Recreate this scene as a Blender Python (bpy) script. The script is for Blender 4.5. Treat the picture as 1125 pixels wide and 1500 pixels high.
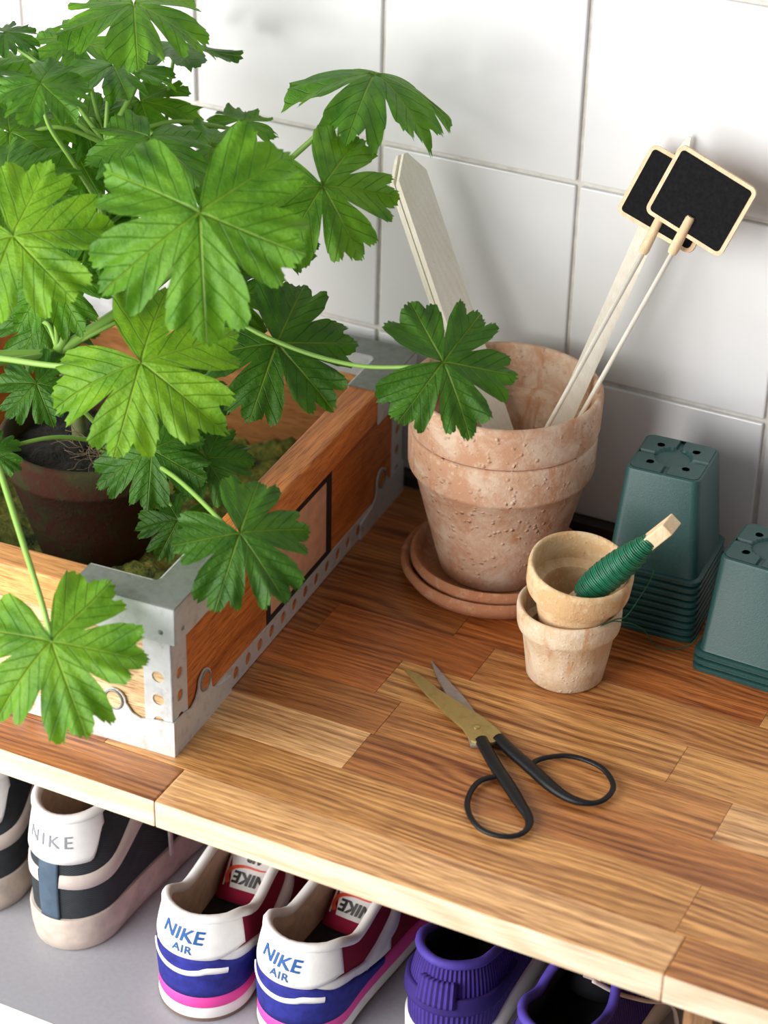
import bpy, bmesh, math, random
from mathutils import Vector, Matrix, noise

# ------------------------------------------------------------------ scene, camera, light
for o in list(bpy.data.objects):
    bpy.data.objects.remove(o)
scn = bpy.context.scene
col = scn.collection

cam_data = bpy.data.cameras.new('camera')
cam = bpy.data.objects.new('camera', cam_data)
col.objects.link(cam)
cam.location = (0.50803, -1.37876, 0.89424)
cam.rotation_mode = 'QUATERNION'
cam.rotation_quaternion = (Matrix.Rotation(0.44652, 3, 'Z') @ Matrix.Rotation(1.02483, 3, 'X') @ Matrix.Rotation(0.02461, 3, 'Z')).to_quaternion()
cam_data.sensor_fit = 'VERTICAL'
cam_data.sensor_height = 24.0
cam_data.lens = 3342.25 * 24.0 / 1500.0
cam_data.clip_start = 0.05
cam_data.dof.use_dof = True
cam_data.dof.focus_distance = 1.52
cam_data.dof.aperture_fstop = 4.0
scn.camera = cam

world = bpy.data.worlds.new('room_light')
scn.world = world
world.use_nodes = True
world.node_tree.nodes['Background'].inputs[0].default_value = (0.93, 0.96, 1.0, 1)
world.node_tree.nodes['Background'].inputs[1].default_value = 0.32

def window_light(name, loc, target, sx, sy, power, color):
    l = bpy.data.lights.new(name, 'AREA')
    l.shape = 'RECTANGLE'; l.size = sx; l.size_y = sy; l.energy = power; l.color = color
    o = bpy.data.objects.new(name, l); col.objects.link(o)
    o.location = loc
    o.rotation_mode = 'QUATERNION'
    o.rotation_quaternion = (Vector(target) - Vector(loc)).to_track_quat('-Z', 'Y')
    return o
window_light('window_daylight', (-0.80, -1.40, 0.42), (-0.05, -0.25, 0.0), 1.5, 1.4, 60, (1.0, 0.985, 0.96))

scn.view_settings.view_transform = 'Standard'
scn.view_settings.look = 'None'
scn.view_settings.gamma = 1.0
scn.view_settings.exposure = 0.0
scn.view_settings.use_curve_mapping = False

# ------------------------------------------------------------------ helpers
random.seed(11)
WL = {}

def empty(name, loc, label=None, cat=None, group=None, rz=0):
    o = bpy.data.objects.new(name, None); col.objects.link(o)
    o.location = loc; o.empty_display_size = 0.02
    WL[o.name] = Vector(loc)
    tag(o, label, cat, group)
    return o

def tag(o, label=None, cat=None, group=None, kind=None):
    if label: o['label'] = label
    if cat: o['category'] = cat
    if group: o['group'] = group
    if kind: o['kind'] = kind
    return o

def wl(o):
    return WL.get(o.name, Vector((0, 0, 0)))

def mk(name, verts, faces, mat, parent=None, smooth=True, uvs=None, angle=None):
    """link one mesh object; verts are world coordinates, the origin goes to the bottom centre"""
    vs = [Vector(v) for v in verts]
    lo = Vector((min(v.x for v in vs), min(v.y for v in vs), min(v.z for v in vs)))
    hi = Vector((max(v.x for v in vs), max(v.y for v in vs), max(v.z for v in vs)))
    org = Vector(((lo.x + hi.x) / 2, (lo.y + hi.y) / 2, lo.z))
    me = bpy.data.meshes.new(name)
    me.from_pydata([v - org for v in vs], [], faces)
    if uvs is not None:
        lay = me.uv_layers.new(name='UVMap')
        flat = [c for uv in uvs for c in uv]
        lay.data.foreach_set('uv', flat)
    bm = bmesh.new(); bm.from_mesh(me)
    bmesh.ops.recalc_face_normals(bm, faces=bm.faces)
    bm.to_mesh(me); bm.free()
    me.polygons.foreach_set('use_smooth', [smooth] * len(me.polygons))
    if smooth and angle:
        try: me.set_sharp_from_angle(angle=math.radians(angle))
        except Exception: pass
    me.materials.append(mat)
    o = bpy.data.objects.new(name, me); col.objects.link(o)
    if parent is not None:
        o.parent = parent; o.location = org - wl(parent)
    else:
        o.location = org
    WL[o.name] = org
    return o

def box_vf(lo, hi, bev=0.0, T=None):
    """bevelled box as verts/faces; T maps local points to world"""
    bm = bmesh.new()
    bmesh.ops.create_cube(bm, size=1.0)
    for v in bm.verts:
        v.co = Vector([lo[i] + (v.co[i] + 0.5) * (hi[i] - lo[i]) for i in range(3)])
    if bev > 0:
        bmesh.ops.bevel(bm, geom=list(bm.edges), offset=bev, segments=2, affect='EDGES', profile=0.5)
    if T:
        for v in bm.verts: v.co = T(v.co)
    bm.verts.index_update()
    vs = [v.co.copy() for v in bm.verts]; fs = [[v.index for v in f.verts] for f in bm.faces]
    bm.free()
    return vs, fs

def join(*parts):
    V, F = [], []
    for vs, fs in parts:
        n = len(V); V += list(vs); F += [[i + n for i in f] for f in fs]
    return V, F

def box(name, lo, hi, mat, parent=None, bev=0.0, T=None):
    vs, fs = box_vf(lo, hi, bev, T)
    return mk(name, vs, fs, mat, parent, smooth=False)

def lathe_vf(profile, n=64, T=None, wob=0.0, seed=0):
    """profile: list of (r, z), closed at r = 0 ends; T maps local to world"""
    V, F = [], []
    rings = []
    for k, (r, z) in enumerate(profile):
        if r < 1e-6:
            rings.append([len(V)]); V.append(Vector((0, 0, z)))
        else:
            ids = []
            for i in range(n):
                a = 2 * math.pi * i / n
                w = 1 + wob * noise.noise(Vector((math.cos(a) * 1.3, math.sin(a) * 1.3, z * 25 + seed)))
                ids.append(len(V)); V.append(Vector((r * w * math.cos(a), r * w * math.sin(a), z)))
            rings.append(ids)
    for a, b in zip(rings[:-1], rings[1:]):
        if len(a) == 1 and len(b) == 1: continue
        for i in range(n):
            j = (i + 1) % n
            if len(a) == 1: F.append([a[0], b[i], b[j]])
            elif len(b) == 1: F.append([a[i], b[0], a[j]])
            else: F.append([a[i], b[i], b[j], a[j]])
    if T: V = [T(v) for v in V]
    return V, F

def frame_T(origin, axis, up=(0, 1, 0)):
    a = Vector(axis).normalized()
    x = Vector(up).cross(a)
    if x.length < 1e-4: x = Vector((1, 0, 0)).cross(a)
    x.normalize(); y = a.cross(x)
    o = Vector(origin)
    return lambda v: o + x * v[0] + y * v[1] + a * v[2]

def smooth_path(pts, per=6, closed=False):
    P = [Vector(p) for p in pts]; n = len(P); out = []
    rng = range(n) if closed else range(n - 1)
    for i in rng:
        p1, p2 = P[i], P[(i + 1) % n]
        p0 = P[i - 1] if (i > 0 or closed) else p1 * 2 - p2
        p3 = P[(i + 2) % n] if (i + 2 < n or closed) else p2 * 2 - p1
        for k in range(per):
            t = k / per
            out.append(0.5 * ((2 * p1) + (p2 - p0) * t + (2 * p0 - 5 * p1 + 4 * p2 - p3) * t * t + (3 * p1 - p0 - 3 * p2 + p3) * t ** 3))
    if not closed: out.append(P[-1])
    return out

def tube_vf(pts, rad, n=8, closed=False, flat=1.0, up=Vector((0, 0, 1))):
    """rad: number or list; flat < 1 squashes the section along 'up'"""
    P = [Vector(p) for p in pts]; m = len(P)
    if not isinstance(rad, (list, tuple)): rad = [rad] * m
    V, F = [], []
    side = None
    for i in range(m):
        a = P[(i - 1) % m] if (i > 0 or closed) else P[i]
        b = P[(i + 1) % m] if (i < m - 1 or closed) else P[i]
        t = (b - a).normalized()
        if flat != 1.0:
            s = t.cross(up)
        else:
            s = t.orthogonal() if side is None else side - t * side.dot(t)
        if s.length < 1e-6: s = t.orthogonal()
        s.normalize(); side = s
        u = s.cross(t)
        for k in range(n):
            an = 2 * math.pi * k / n
            V.append(P[i] + s * (math.cos(an) * rad[i]) + u * (math.sin(an) * rad[i] * flat))
    for i in range(m if closed else m - 1):
        for k in range(n):
            a0, a1 = i * n + k, i * n + (k + 1) % n
            b0, b1 = ((i + 1) % m) * n + k, ((i + 1) % m) * n + (k + 1) % n
            F.append([a0, a1, b1, b0])
    if not closed:
        F.append(list(range(n))[::-1]); F.append([(m - 1) * n + k for k in range(n)])
    return V, F

def prism_vf(poly, thick, T):
    """flat polygon (x, y) given thickness along local z, T maps local to world"""
    n = len(poly)
    V = [T(Vector((p[0], p[1], 0))) for p in poly] + [T(Vector((p[0], p[1], thick))) for p in poly]
    F = [list(range(n))[::-1], [n + i for i in range(n)]]
    for i in range(n):
        j = (i + 1) % n
        F.append([i, j, n + j, n + i])
    return V, F

def rounded_rect(w, h, r, seg=5):
    out = []
    for cx, cy, a0 in ((w / 2 - r, h / 2 - r, 0), (-w / 2 + r, h / 2 - r, 90), (-w / 2 + r, -h / 2 + r, 180), (w / 2 - r, -h / 2 + r, 270)):
        for k in range(seg + 1):
            a = math.radians(a0 + 90 * k / seg)
            out.append((cx + r * math.cos(a), cy + r * math.sin(a)))
    return out

def lerp_table(tab, x):
    if x <= tab[0][0]: return tab[0][1]
    for (a, va), (b, vb) in zip(tab[:-1], tab[1:]):
        if x <= b:
            t = (x - a) / (b - a); t = t * t * (3 - 2 * t)
            return va + (vb - va) * t
    return tab[-1][1]

# ------------------------------------------------------------------ materials
class NT:
    def __init__(s, name):
        s.m = bpy.data.materials.new(name); s.m.use_nodes = True
        s.t = s.m.node_tree; s.n = s.t.nodes; s.l = s.t.links
        s.b = s.n['Principled BSDF']; s.out = s.n['Material Output']
    def add(s, typ, **kw):
        nd = s.n.new(typ)
        for k, v in kw.items(): setattr(nd, k, v)
        return nd
    def link(s, a, b): s.l.new(a, b)
    def val(s, sock, v):
        sock.default_value = v
    def coord(s, kind='Object', scale=(1, 1, 1), add_random=False):
        tc = s.add('ShaderNodeTexCoord'); mp = s.add('ShaderNodeMapping')
        mp.inputs['Scale'].default_value = scale
        src = tc.outputs[kind]
        if add_random:
            oi = s.add('ShaderNodeObjectInfo'); ml = s.add('ShaderNodeMath', operation='MULTIPLY'); ml.inputs[1].default_value = 37.0
            s.link(oi.outputs['Random'], ml.inputs[0])
            va = s.add('ShaderNodeVectorMath', operation='ADD')
            s.link(src, va.inputs[0]); s.link(ml.outputs[0], va.inputs[1]); src = va.outputs[0]
        s.link(src, mp.inputs['Vector'])
        return mp.outputs['Vector']
    def noise(s, vec, scale, detail=4, rough=0.55, dist=0.0):
        nd = s.add('ShaderNodeTexNoise')
        nd.inputs['Scale'].default_value = scale; nd.inputs['Detail'].default_value = detail
        nd.inputs['Roughness'].default_value = rough; nd.inputs['Distortion'].default_value = dist
        if vec is not None: s.link(vec, nd.inputs['Vector'])
        return nd.outputs['Fac']
    def ramp(s, fac, stops, interp='LINEAR'):
        r = s.add('ShaderNodeValToRGB'); r.color_ramp.interpolation = interp
        e = r.color_ramp.elements
        while len(e) > 1: e.remove(e[-1])
        e[0].position = stops[0][0]; e[0].color = tuple(stops[0][1]) + ((1,) if len(stops[0][1]) == 3 else ())
        for p, c in stops[1:]:
            x = e.new(p); x.color = tuple(c) + ((1,) if len(c) == 3 else ())
        s.link(fac, r.inputs['Fac'])
        return r.outputs['Color']
    def mix(s, fac, a, b, mode='MIX'):
        m = s.add('ShaderNodeMix', data_type='RGBA', blend_type=mode)
        for sock, v in ((m.inputs[0], fac), (m.inputs[6], a), (m.inputs[7], b)):
            if hasattr(v, 'is_output'): s.link(v, sock)
            elif isinstance(v, (int, float)): sock.default_value = v
            else: sock.default_value = tuple(v) + ((1,) if len(v) == 3 else ())
        return m.outputs[2]
    def math(s, op, a, b=None, c=None, clamp=False):
        m = s.add('ShaderNodeMath', operation=op, use_clamp=clamp)
        for i, v in enumerate((a, b, c)):
            if v is None: continue
            if hasattr(v, 'is_output'): s.link(v, m.inputs[i])
            else: m.inputs[i].default_value = v
        return m.outputs[0]
    def bump(s, h, strength=0.3, dist=0.001):
        b = s.add('ShaderNodeBump'); b.inputs['Strength'].default_value = strength; b.inputs['Distance'].default_value = dist
        s.link(h, b.inputs['Height']); s.link(b.outputs['Normal'], s.b.inputs['Normal'])
        return b
    def base(s, c):
        if hasattr(c, 'is_output'): s.link(c, s.b.inputs['Base Color'])
        else: s.b.inputs['Base Color'].default_value = tuple(c) + (1,)
    def rough(s, r):
        if hasattr(r, 'is_output'): s.link(r, s.b.inputs['Roughness'])
        else: s.b.inputs['Roughness'].default_value = r
    def spec(s, v): s.b.inputs['Specular IOR Level'].default_value = v

def plain(name, c, rough=0.5, metal=0.0, spec=0.5, noise_amt=0.0, nscale=60.0, bump=0.0, bscale=200.0, bdist=0.0005):
    M = NT(name); M.rough(rough); M.spec(spec); M.b.inputs['Metallic'].default_value = metal
    v = M.coord('Object', add_random=True)
    if noise_amt:
        f = M.noise(v, nscale, 4)
        M.base(M.ramp(f, [(0.3, [x * (1 - noise_amt) for x in c]), (0.7, [min(1, x * (1 + noise_amt)) for x in c])]))
    else: M.base(c)
    if bump: M.bump(M.noise(v, bscale, 3), bump, bdist)
    return M.m

def wood(name, dark, light, use_tint=True, along=(1, 0, 0), rough=0.38, fine=1.0, contrast=1.0):
    """oak-like grain running along one local axis; the tint comes from the object's own colour"""
    M = NT(name)
    ia = list(along).index(1); ic = 1 if ia != 1 else 0
    def sc(k): return [k if i == ia else 1.0 for i in range(3)]
    v = M.coord('Object', scale=sc(1.0), add_random=True)
    vl = M.coord('Object', scale=sc(0.22), add_random=True)
    vf = M.coord('Object', scale=sc(0.030), add_random=True)
    warp = M.noise(vl, 13, 2, 0.5)
    sp = M.add('ShaderNodeSeparateXYZ'); M.link(v, sp.inputs[0])
    c1 = M.math('ADD', sp.outputs[ic], M.math('MULTIPLY', warp, 0.075))
    c1 = M.math('ADD', c1, M.math('MULTIPLY', sp.outputs[2 if ia != 2 else 1], 0.6))
    band = M.math('MULTIPLY_ADD', M.math('SINE', M.math('MULTIPLY', c1, 6.283 / 0.0062)), 0.5, 0.5)
    gate = M.noise(vl, 30, 2, 0.5)
    band = M.math('MULTIPLY', band, M.math('MULTIPLY_ADD', gate, 1.6, -0.3, clamp=True))
    fibre = M.noise(vf, 520, 5, 0.65)
    streak = M.noise(vf, 95, 3, 0.55)
    pores = M.noise(vf, 1500, 2, 0.5)
    f = M.math('ADD', M.math('MULTIPLY', band, -0.26), M.math('MULTIPLY', fibre, 0.42))
    f = M.math('ADD', f, M.math('MULTIPLY', streak, 0.50))
    c = M.ramp(f, [(0.40 - 0.20 * contrast, dark), (0.40 + 0.14 * contrast, light)])
    pore = M.ramp(pores, [(0.36, (0.42, 0.30, 0.22)), (0.47, (1, 1, 1))])
    c = M.mix(0.8 * fine, c, M.mix(1.0, c, pore, 'MULTIPLY'))
    if use_tint:
        oi = M.add('ShaderNodeObjectInfo')
        c = M.mix(1.0, c, oi.outputs['Color'], 'MULTIPLY')
    M.base(c); M.rough(rough)
    M.bump(M.math('ADD', fibre, pores), 0.12, 0.0004)
    return M.m

def terracotta(name, base, pale, stain, pimples=0.6, pale_amt=0.5, scale=1.0):
    M = NT(name)
    v = M.coord('Object', add_random=True)
    a = M.noise(v, 38 * scale, 8, 0.72, 0.4)
    b = M.noise(v, 190 * scale, 6, 0.7)
    vs = M.coord('Object', scale=(1, 1, 0.25), add_random=True)
    st = M.noise(vs, 55 * scale, 5, 0.65, 0.6)
    c = M.ramp(a, [(0.56 - 0.16 * pale_amt, base), (0.64 - 0.04 * pale_amt, pale)])
    c = M.mix(M.ramp(st, [(0.56, (0, 0, 0)), (0.68, (0.8, 0.8, 0.8))]), c, stain)
    c = M.mix(M.ramp(b, [(0.56, (0, 0, 0)), (0.66, (0.6, 0.6, 0.6))]), c, [min(1, x * 1.12) for x in pale])
    M.base(c); M.rough(0.88); M.spec(0.25)
    vo = M.add('ShaderNodeTexVoronoi', feature='F1'); vo.inputs['Scale'].default_value = 210 * scale
    M.link(v, vo.inputs['Vector'])
    bumps = M.ramp(vo.outputs['Distance'], [(0.0, (1, 1, 1)), (0.40, (0, 0, 0))])
    gate = M.ramp(M.noise(v, 95 * scale, 2), [(0.50, (0, 0, 0)), (0.58, (1, 1, 1))])
    h = M.math('ADD', M.math('MULTIPLY', M.math('MULTIPLY', bumps, gate), pimples), M.math('MULTIPLY', b, 0.5))
    M.bump(h, 0.9, 0.0016)
    return M.m

MAT = {}
MAT['stave'] = wood('oak_oiled', (0.165, 0.046, 0.012), (0.69, 0.330, 0.112), rough=0.34)
MAT['lit_edge'] = wood('oak_lit_edge', (0.56, 0.40, 0.25), (0.80, 0.67, 0.50), use_tint=False, rough=0.7, fine=0.35)  # paler copy of the stave oak, with the glare of light in its colour
MAT['upright'] = wood('upright_wood', (0.16, 0.075, 0.03), (0.38, 0.2, 0.09), use_tint=False, along=(0, 0, 1), rough=0.5)
MAT['crate_x'] = wood('crate_wood_front', (0.38, 0.150, 0.040), (0.74, 0.38, 0.14), along=(1, 0, 0), rough=0.55, contrast=1.4)
MAT['crate_y'] = wood('crate_wood_side', (0.34, 0.090, 0.017), (0.74, 0.27, 0.060), along=(0, 1, 0), rough=0.5, contrast=1.4)
MAT['pale_wood'] = wood('birch', (0.82, 0.75, 0.62), (0.90, 0.85, 0.75), use_tint=False, along=(0, 0, 1), rough=0.6, fine=0.15)
MAT['peg_wood'] = wood('peg_wood', (0.66, 0.45, 0.25), (0.80, 0.62, 0.40), use_tint=False, along=(0, 0, 1), rough=0.6, fine=0.3)
MAT['chalk'] = plain('chalkboard', (0.007, 0.007, 0.008), 0.8, spec=0.12, noise_amt=0.4, nscale=400)
MAT['terra'] = terracotta('terracotta_pale', (0.58, 0.325, 0.205), (0.71, 0.53, 0.40), (0.52, 0.22, 0.10), 1.0, 0.8)
MAT['saucer'] = terracotta('terracotta_saucer', (0.50, 0.215, 0.11), (0.60, 0.34, 0.22), (0.42, 0.16, 0.08), 0.2, 0.2)
MAT['small_terra'] = terracotta('terracotta_buff', (0.60, 0.39, 0.20), (0.70, 0.53, 0.33), (0.50, 0.23, 0.09), 0.25, 0.7, 1.5)
MAT['small_terra_pale'] = terracotta('terracotta_cream', (0.64, 0.46, 0.29), (0.72, 0.59, 0.44), (0.56, 0.31, 0.16), 0.25, 1.0, 1.5)
MAT['old_terra'] = terracotta('terracotta_mossy_shaded', (0.060, 0.020, 0.012), (0.040, 0.042, 0.014), (0.03, 0.032, 0.012), 0.2, 0.5)  # moss tones over clay darkened to hold the shade under the leaves
MAT['plastic'] = plain('green_plastic', (0.015, 0.064, 0.058), 0.45, noise_amt=0.16, nscale=700, bump=0.25, bscale=900, bdist=0.0004)
MAT['wire'] = plain('green_wire', (0.006, 0.115, 0.055), 0.4, noise_amt=0.35, nscale=250)
MAT['black_iron'] = plain('black_enamel', (0.006, 0.006, 0.007), 0.45, spec=0.3, bump=0.25, bscale=400, bdist=0.0006)
MAT['soil'] = plain('soil', (0.010, 0.007, 0.005), 0.95, noise_amt=0.6, nscale=200, bump=1.0, bscale=180, bdist=0.004)
MAT['root'] = plain('root_fibre', (0.16, 0.11, 0.07), 0.9)
MAT['shelf_grey'] = plain('grey_laminate', (0.335, 0.335, 0.365), 0.45, noise_amt=0.05, nscale=300)
MAT['white_edge'] = plain('white_edge_band', (0.82, 0.82, 0.82), 0.4)
MAT['dark_trim'] = plain('dark_batten', (0.025, 0.016, 0.011), 0.6, noise_amt=0.3)
MAT['grout'] = plain('grout', (0.62, 0.59, 0.545), 0.9, noise_amt=0.12, nscale=120, bump=0.3, bscale=500)
MAT['plaster'] = plain('shelf_back', (0.10, 0.10, 0.105), 0.9)

def tile_mat():
    M = NT('white_tile')
    v = M.coord('Object', add_random=True)
    M.base(M.ramp(M.noise(v, 14, 3), [(0.3, (0.69, 0.69, 0.697)), (0.7, (0.73, 0.73, 0.735))]))
    M.rough(0.22)
    M.bump(M.noise(v, 9, 2), 0.12, 0.004)
    return M.m
MAT['tile'] = tile_mat()

def metal_mat(name, c, rough, patina, patina_amt=0.5, metallic=0.75):
    M = NT(name); v = M.coord('Object', add_random=True)
    f = M.noise(v, 130, 6, 0.7, 0.2)
    M.base(M.ramp(f, [(0.60 - 0.2 * patina_amt, c), (0.85, patina)]))
    M.b.inputs['Metallic'].default_value = metallic
    g = M.noise(v, 150, 4)
    M.rough(M.ramp(g, [(0.3, [rough - 0.1] * 3), (0.7, [rough + 0.18] * 3)]))
    M.bump(M.noise(v, 90, 4), 0.15, 0.0008)
    return M.m
MAT['zinc'] = metal_mat('galvanised_steel', (0.66, 0.67, 0.68), 0.42, (0.36, 0.36, 0.34), 0.4, 0.35)
MAT['zinc_top'] = metal_mat('galvanised_weathered', (0.25, 0.265, 0.245), 0.5, (0.15, 0.155, 0.115), 0.7, 0.4)
MAT['brass'] = metal_mat('brass_blade', (0.46, 0.36, 0.14), 0.4, (0.30, 0.235, 0.10), 0.5)
MAT['steel'] = metal_mat('steel_blade', (0.42, 0.40, 0.40), 0.42, (0.30, 0.27, 0.25), 0.4)

def moss_mat():
    M = NT('moss'); v = M.coord('Object')
    f = M.noise(v, 60, 6, 0.7)
    M.base(M.ramp(f, [(0.35, (0.03, 0.05, 0.012)), (0.52, (0.18, 0.21, 0.03)), (0.66, (0.50, 0.42, 0.09))]))
    M.rough(0.95); M.bump(M.noise(v, 260, 5), 1.0, 0.004)
    return M.m
MAT['moss'] = moss_mat()

def leaf_mat():
    """UV = (distance along the lobe's main vein, distance across it), both as a fraction of the leaf radius"""
    M = NT('geranium_leaf')
    uv = M.add('ShaderNodeUVMap'); sp = M.add('ShaderNodeSeparateXYZ'); M.link(uv.outputs['UV'], sp.inputs[0])
    s, t = sp.outputs['X'], M.math('ABSOLUTE', sp.outputs['Y'])
    v = M.coord('Object', add_random=True)
    wob = M.math('MULTIPLY', M.math('SUBTRACT', M.noise(v, 60, 2), 0.5), 0.05)
    t2 = M.math('ADD', t, M.math('MULTIPLY', wob, 0.4))
    width = M.math('MULTIPLY_ADD', s, -0.013, 0.021)
    main = M.math('SUBTRACT', 1.0, M.math('DIVIDE', M.math('ABSOLUTE', t2), width), clamp=True)
    q = M.math('ADD', M.math('SUBTRACT', s, M.math('MULTIPLY', t, 1.15)), wob)
    pp = M.math('PINGPONG', q, 0.085)
    sec = M.math('SUBTRACT', 1.0, M.math('DIVIDE', pp, 0.011), clamp=True)
    sec = M.math('MULTIPLY', sec, 0.55)
    vein = M.math('MAXIMUM', main, sec)
    oi = M.add('ShaderNodeObjectInfo')
    n1 = M.noise(v, 40, 5, 0.6)
    tissue = M.ramp(n1, [(0.3, (0.045, 0.165, 0.010)), (0.7, (0.125, 0.32, 0.022))])
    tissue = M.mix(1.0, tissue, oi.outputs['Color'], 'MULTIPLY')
    veinc = M.mix(0.6, tissue, (0.03, 0.11, 0.012))
    mainc = M.mix(0.5, tissue, (0.30, 0.46, 0.06))
    c = M.mix(M.math('MULTIPLY', sec, 1.2, clamp=True), tissue, veinc)
    c = M.mix(main, c, mainc)
    M.base(c); M.rough(0.46); M.spec(0.38)
    h = M.math('ADD', M.math('MULTIPLY', vein, -1.0), M.math('MULTIPLY', M.noise(v, 260, 4, 0.65), 0.9))
    bp = M.bump(h, 0.75, 0.0016)
    tr = M.add('ShaderNodeBsdfTranslucent')
    tc = M.mix(1.0, c, (1.75, 1.55, 0.55), 'MULTIPLY'); M.link(tc, tr.inputs['Color'])
    M.link(bp.outputs['Normal'], tr.inputs['Normal'])
    mx = M.add('ShaderNodeMixShader'); mx.inputs[0].default_value = 0.42
    M.link(M.b.outputs[0], mx.inputs[1]); M.link(tr.outputs[0], mx.inputs[2])
    M.link(mx.outputs[0], M.out.inputs['Surface'])
    return M.m
MAT['leaf'] = leaf_mat()
def stem_mat():
    M = NT('green_stem'); M.base((0.20, 0.36, 0.06)); M.rough(0.5)
    M.b.inputs['Subsurface Weight'].default_value = 0.0
    return M.m
MAT['stem'] = stem_mat()
MAT['woody'] = plain('woody_stem', (0.13, 0.15, 0.05), 0.8, noise_amt=0.3, nscale=150)

# ------------------------------------------------------------------ the room
TP, TZ, X0, Z0 = 0.152, 0.148, -0.00956, 0.2718
def struct(o): o['kind'] = 'structure'; return o

wall = struct(box('wall_back', (-0.95, 0.003, -0.45), (0.80, 0.06, 0.72), MAT['grout']))
GAP = 0.0034
zrows = [(0.0105, Z0 - TZ)] + [(Z0 + k * TZ - TZ, Z0 + k * TZ) for k in range(0, 4)]
for zi, (za, zb) in enumerate(zrows):
    proto = None
    for xi in range(-6, 5):
        xa = X0 + xi * TP
        if proto is None:
            first = xi
            proto = box('tile', (xa + GAP / 2, 0.0, za + (GAP / 2 if zi else 0)), (xa + TP - GAP / 2, 0.012, zb - GAP / 2), MAT['tile'], wall, bev=0.0012)
        else:
            t = proto.copy(); t.name = 'tile'; col.objects.link(t)
            t.location = proto.location + Vector(((xi - first) * TP, random.uniform(-0.0003, 0.0003), 0))
            t.rotation_euler = (random.uniform(-.003, .003), 0, random.uniform(-.003, .003))

# batten where the wall meets the worktop
trim = struct(box('trim_1', (-0.95, -0.010, 0.0), (0.80, 0.0022, 0.0100), MAT['dark_trim'], None, bev=0.001))

# ------------------------------------------------------------------ worktop of glued oak staves
TOP_T = 0.0207
counter = empty('worktop', (-0.08, -0.22, -TOP_T), 'oiled oak worktop of glued staves with bright light painted on its front edge', 'worktop')
rows = [-0.43, -0.3925, -0.3455, -0.3037, -0.2624, -0.2196, -0.177, -0.135, -0.093, -0.051, -0.0105]
G1, G2, BR, DK, LT, RD = (1.15, 1.20, 1.15), (1.0, 0.93, 0.84), (0.84, 0.70, 0.58), (0.64, 0.48, 0.38), (1.42, 1.72, 2.2), (0.92, 0.62, 0.44)
stave_plan = [
    [(-0.80, DK), (-0.42, BR), (-0.100, LT), (0.237, G2), (0.50, BR)],
    [(-0.80, G2), (-0.30, BR), (-0.16, G1), (0.230, G1), (0.44, G2)],
    [(-0.80, BR), (-0.34, G2), (-0.135, LT), (-0.012, BR), (0.31, G1)],
    [(-0.80, G2), (-0.26, BR), (-0.010, G2), (0.221, LT), (0.42, BR)],
    [(-0.80, BR), (-0.22, RD), (-0.03, G1), (0.176, G1), (0.47, G2)],
    [(-0.80, G2), (-0.31, DK), (-0.10, RD), (0.02, G2), (0.33, G1)],
    [(-0.80, BR), (-0.18, DK), (-0.012, RD), (0.21, G1), (0.43, G2)],
    [(-0.80, RD), (-0.24, BR), (-0.05, RD), (0.15, G2), (0.39, G1)],
    [(-0.80, BR), (-0.28, RD), (0.03, BR), (0.26, G2)],
    [(-0.80, G2), (-0.20, BR), (0.06, RD), (0.30, G1)],
]
for r, plan in enumerate(stave_plan):
    for i, (xa, tint) in enumerate(plan):
        xb = plan[i + 1][0] if i + 1 < len(plan) else 0.62
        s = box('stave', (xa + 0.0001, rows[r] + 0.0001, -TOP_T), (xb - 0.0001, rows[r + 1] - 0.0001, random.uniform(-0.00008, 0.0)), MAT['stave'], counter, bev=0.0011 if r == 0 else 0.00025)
        if r == 0:      # same oak, front edge coloured pale to stand for strong light on it
            s.data.materials.append(MAT['lit_edge'])
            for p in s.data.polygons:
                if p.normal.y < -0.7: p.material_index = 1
        j = random.uniform(0.93, 1.07)
        s.color = (tint[0] * j, tint[1] * j, tint[2] * j, 1)

# ------------------------------------------------------------------ shoe shelf below the worktop
SH = -0.215
shelf = empty('shoe_shelf', (-0.1, -0.22, SH - 0.018), 'grey shelf board with a white front edge under the worktop', 'shelf')
box('board', (-0.80, -0.440, SH - 0.018), (0.62, 0.0015, SH), MAT['shelf_grey'], shelf)
box('edge_band', (-0.80, -0.4435, SH - 0.018), (0.62, -0.4402, SH + 0.0002), MAT['white_edge'], shelf, bev=0.0005)
up_ = tag(box('shelf_upright', (0.247, -0.415, SH), (0.265, 0.0, -TOP_T), MAT['upright'], None, bev=0.001), 'brown wooden upright between shoe shelf and worktop', 'upright')

# ------------------------------------------------------------------ wooden crate with galvanised fittings
CR = 0.0485; CO = Vector((-0.1132, -0.3838, 0.0)); CH = 0.119; OV = 0.007
cd_ = Vector((-math.sin(CR), math.cos(CR), 0)); ce_ = Vector((-math.cos(CR), -math.sin(CR), 0))
def cT(v):            # crate space: x = leftwards along the front, y = backwards along the side, z up
    return CO + ce_ * v[0] + cd_ * v[1] + Vector((0, 0, v[2]))
CL, CW = 0.367, 0.300       # panel length (back) and width (left)
crate = empty('crate', cT((CW / 2, CL / 2, 0)), 'open wooden crate with galvanised metal corners holding a potted plant', 'crate')
RW, RH = 0.0225, 0.026       # rails
PT = 0.009
box('bottom_board', (0.002, 0.002, 0.004), (CW - 0.002, CL - 0.002, 0.012), MAT['crate_y'], crate, T=cT).color = (0.5, 0.5, 0.45, 1)
fp = box('front_panel', (0, 0, 0.001), (CW, PT, CH - RH + 0.004), MAT['crate_x'], crate, bev=0.0006, T=cT); fp.color = (1.25, 1.75, 2.8, 1)  # near-white tint paints the strong light on the front into the wood
bp_ = box('back_panel', (0, CL - PT, 0.001), (CW, CL, CH - RH + 0.004), MAT['crate_x'], crate, bev=0.0006, T=cT); bp_.color = (0.75, 0.65, 0.6, 1)
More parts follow.
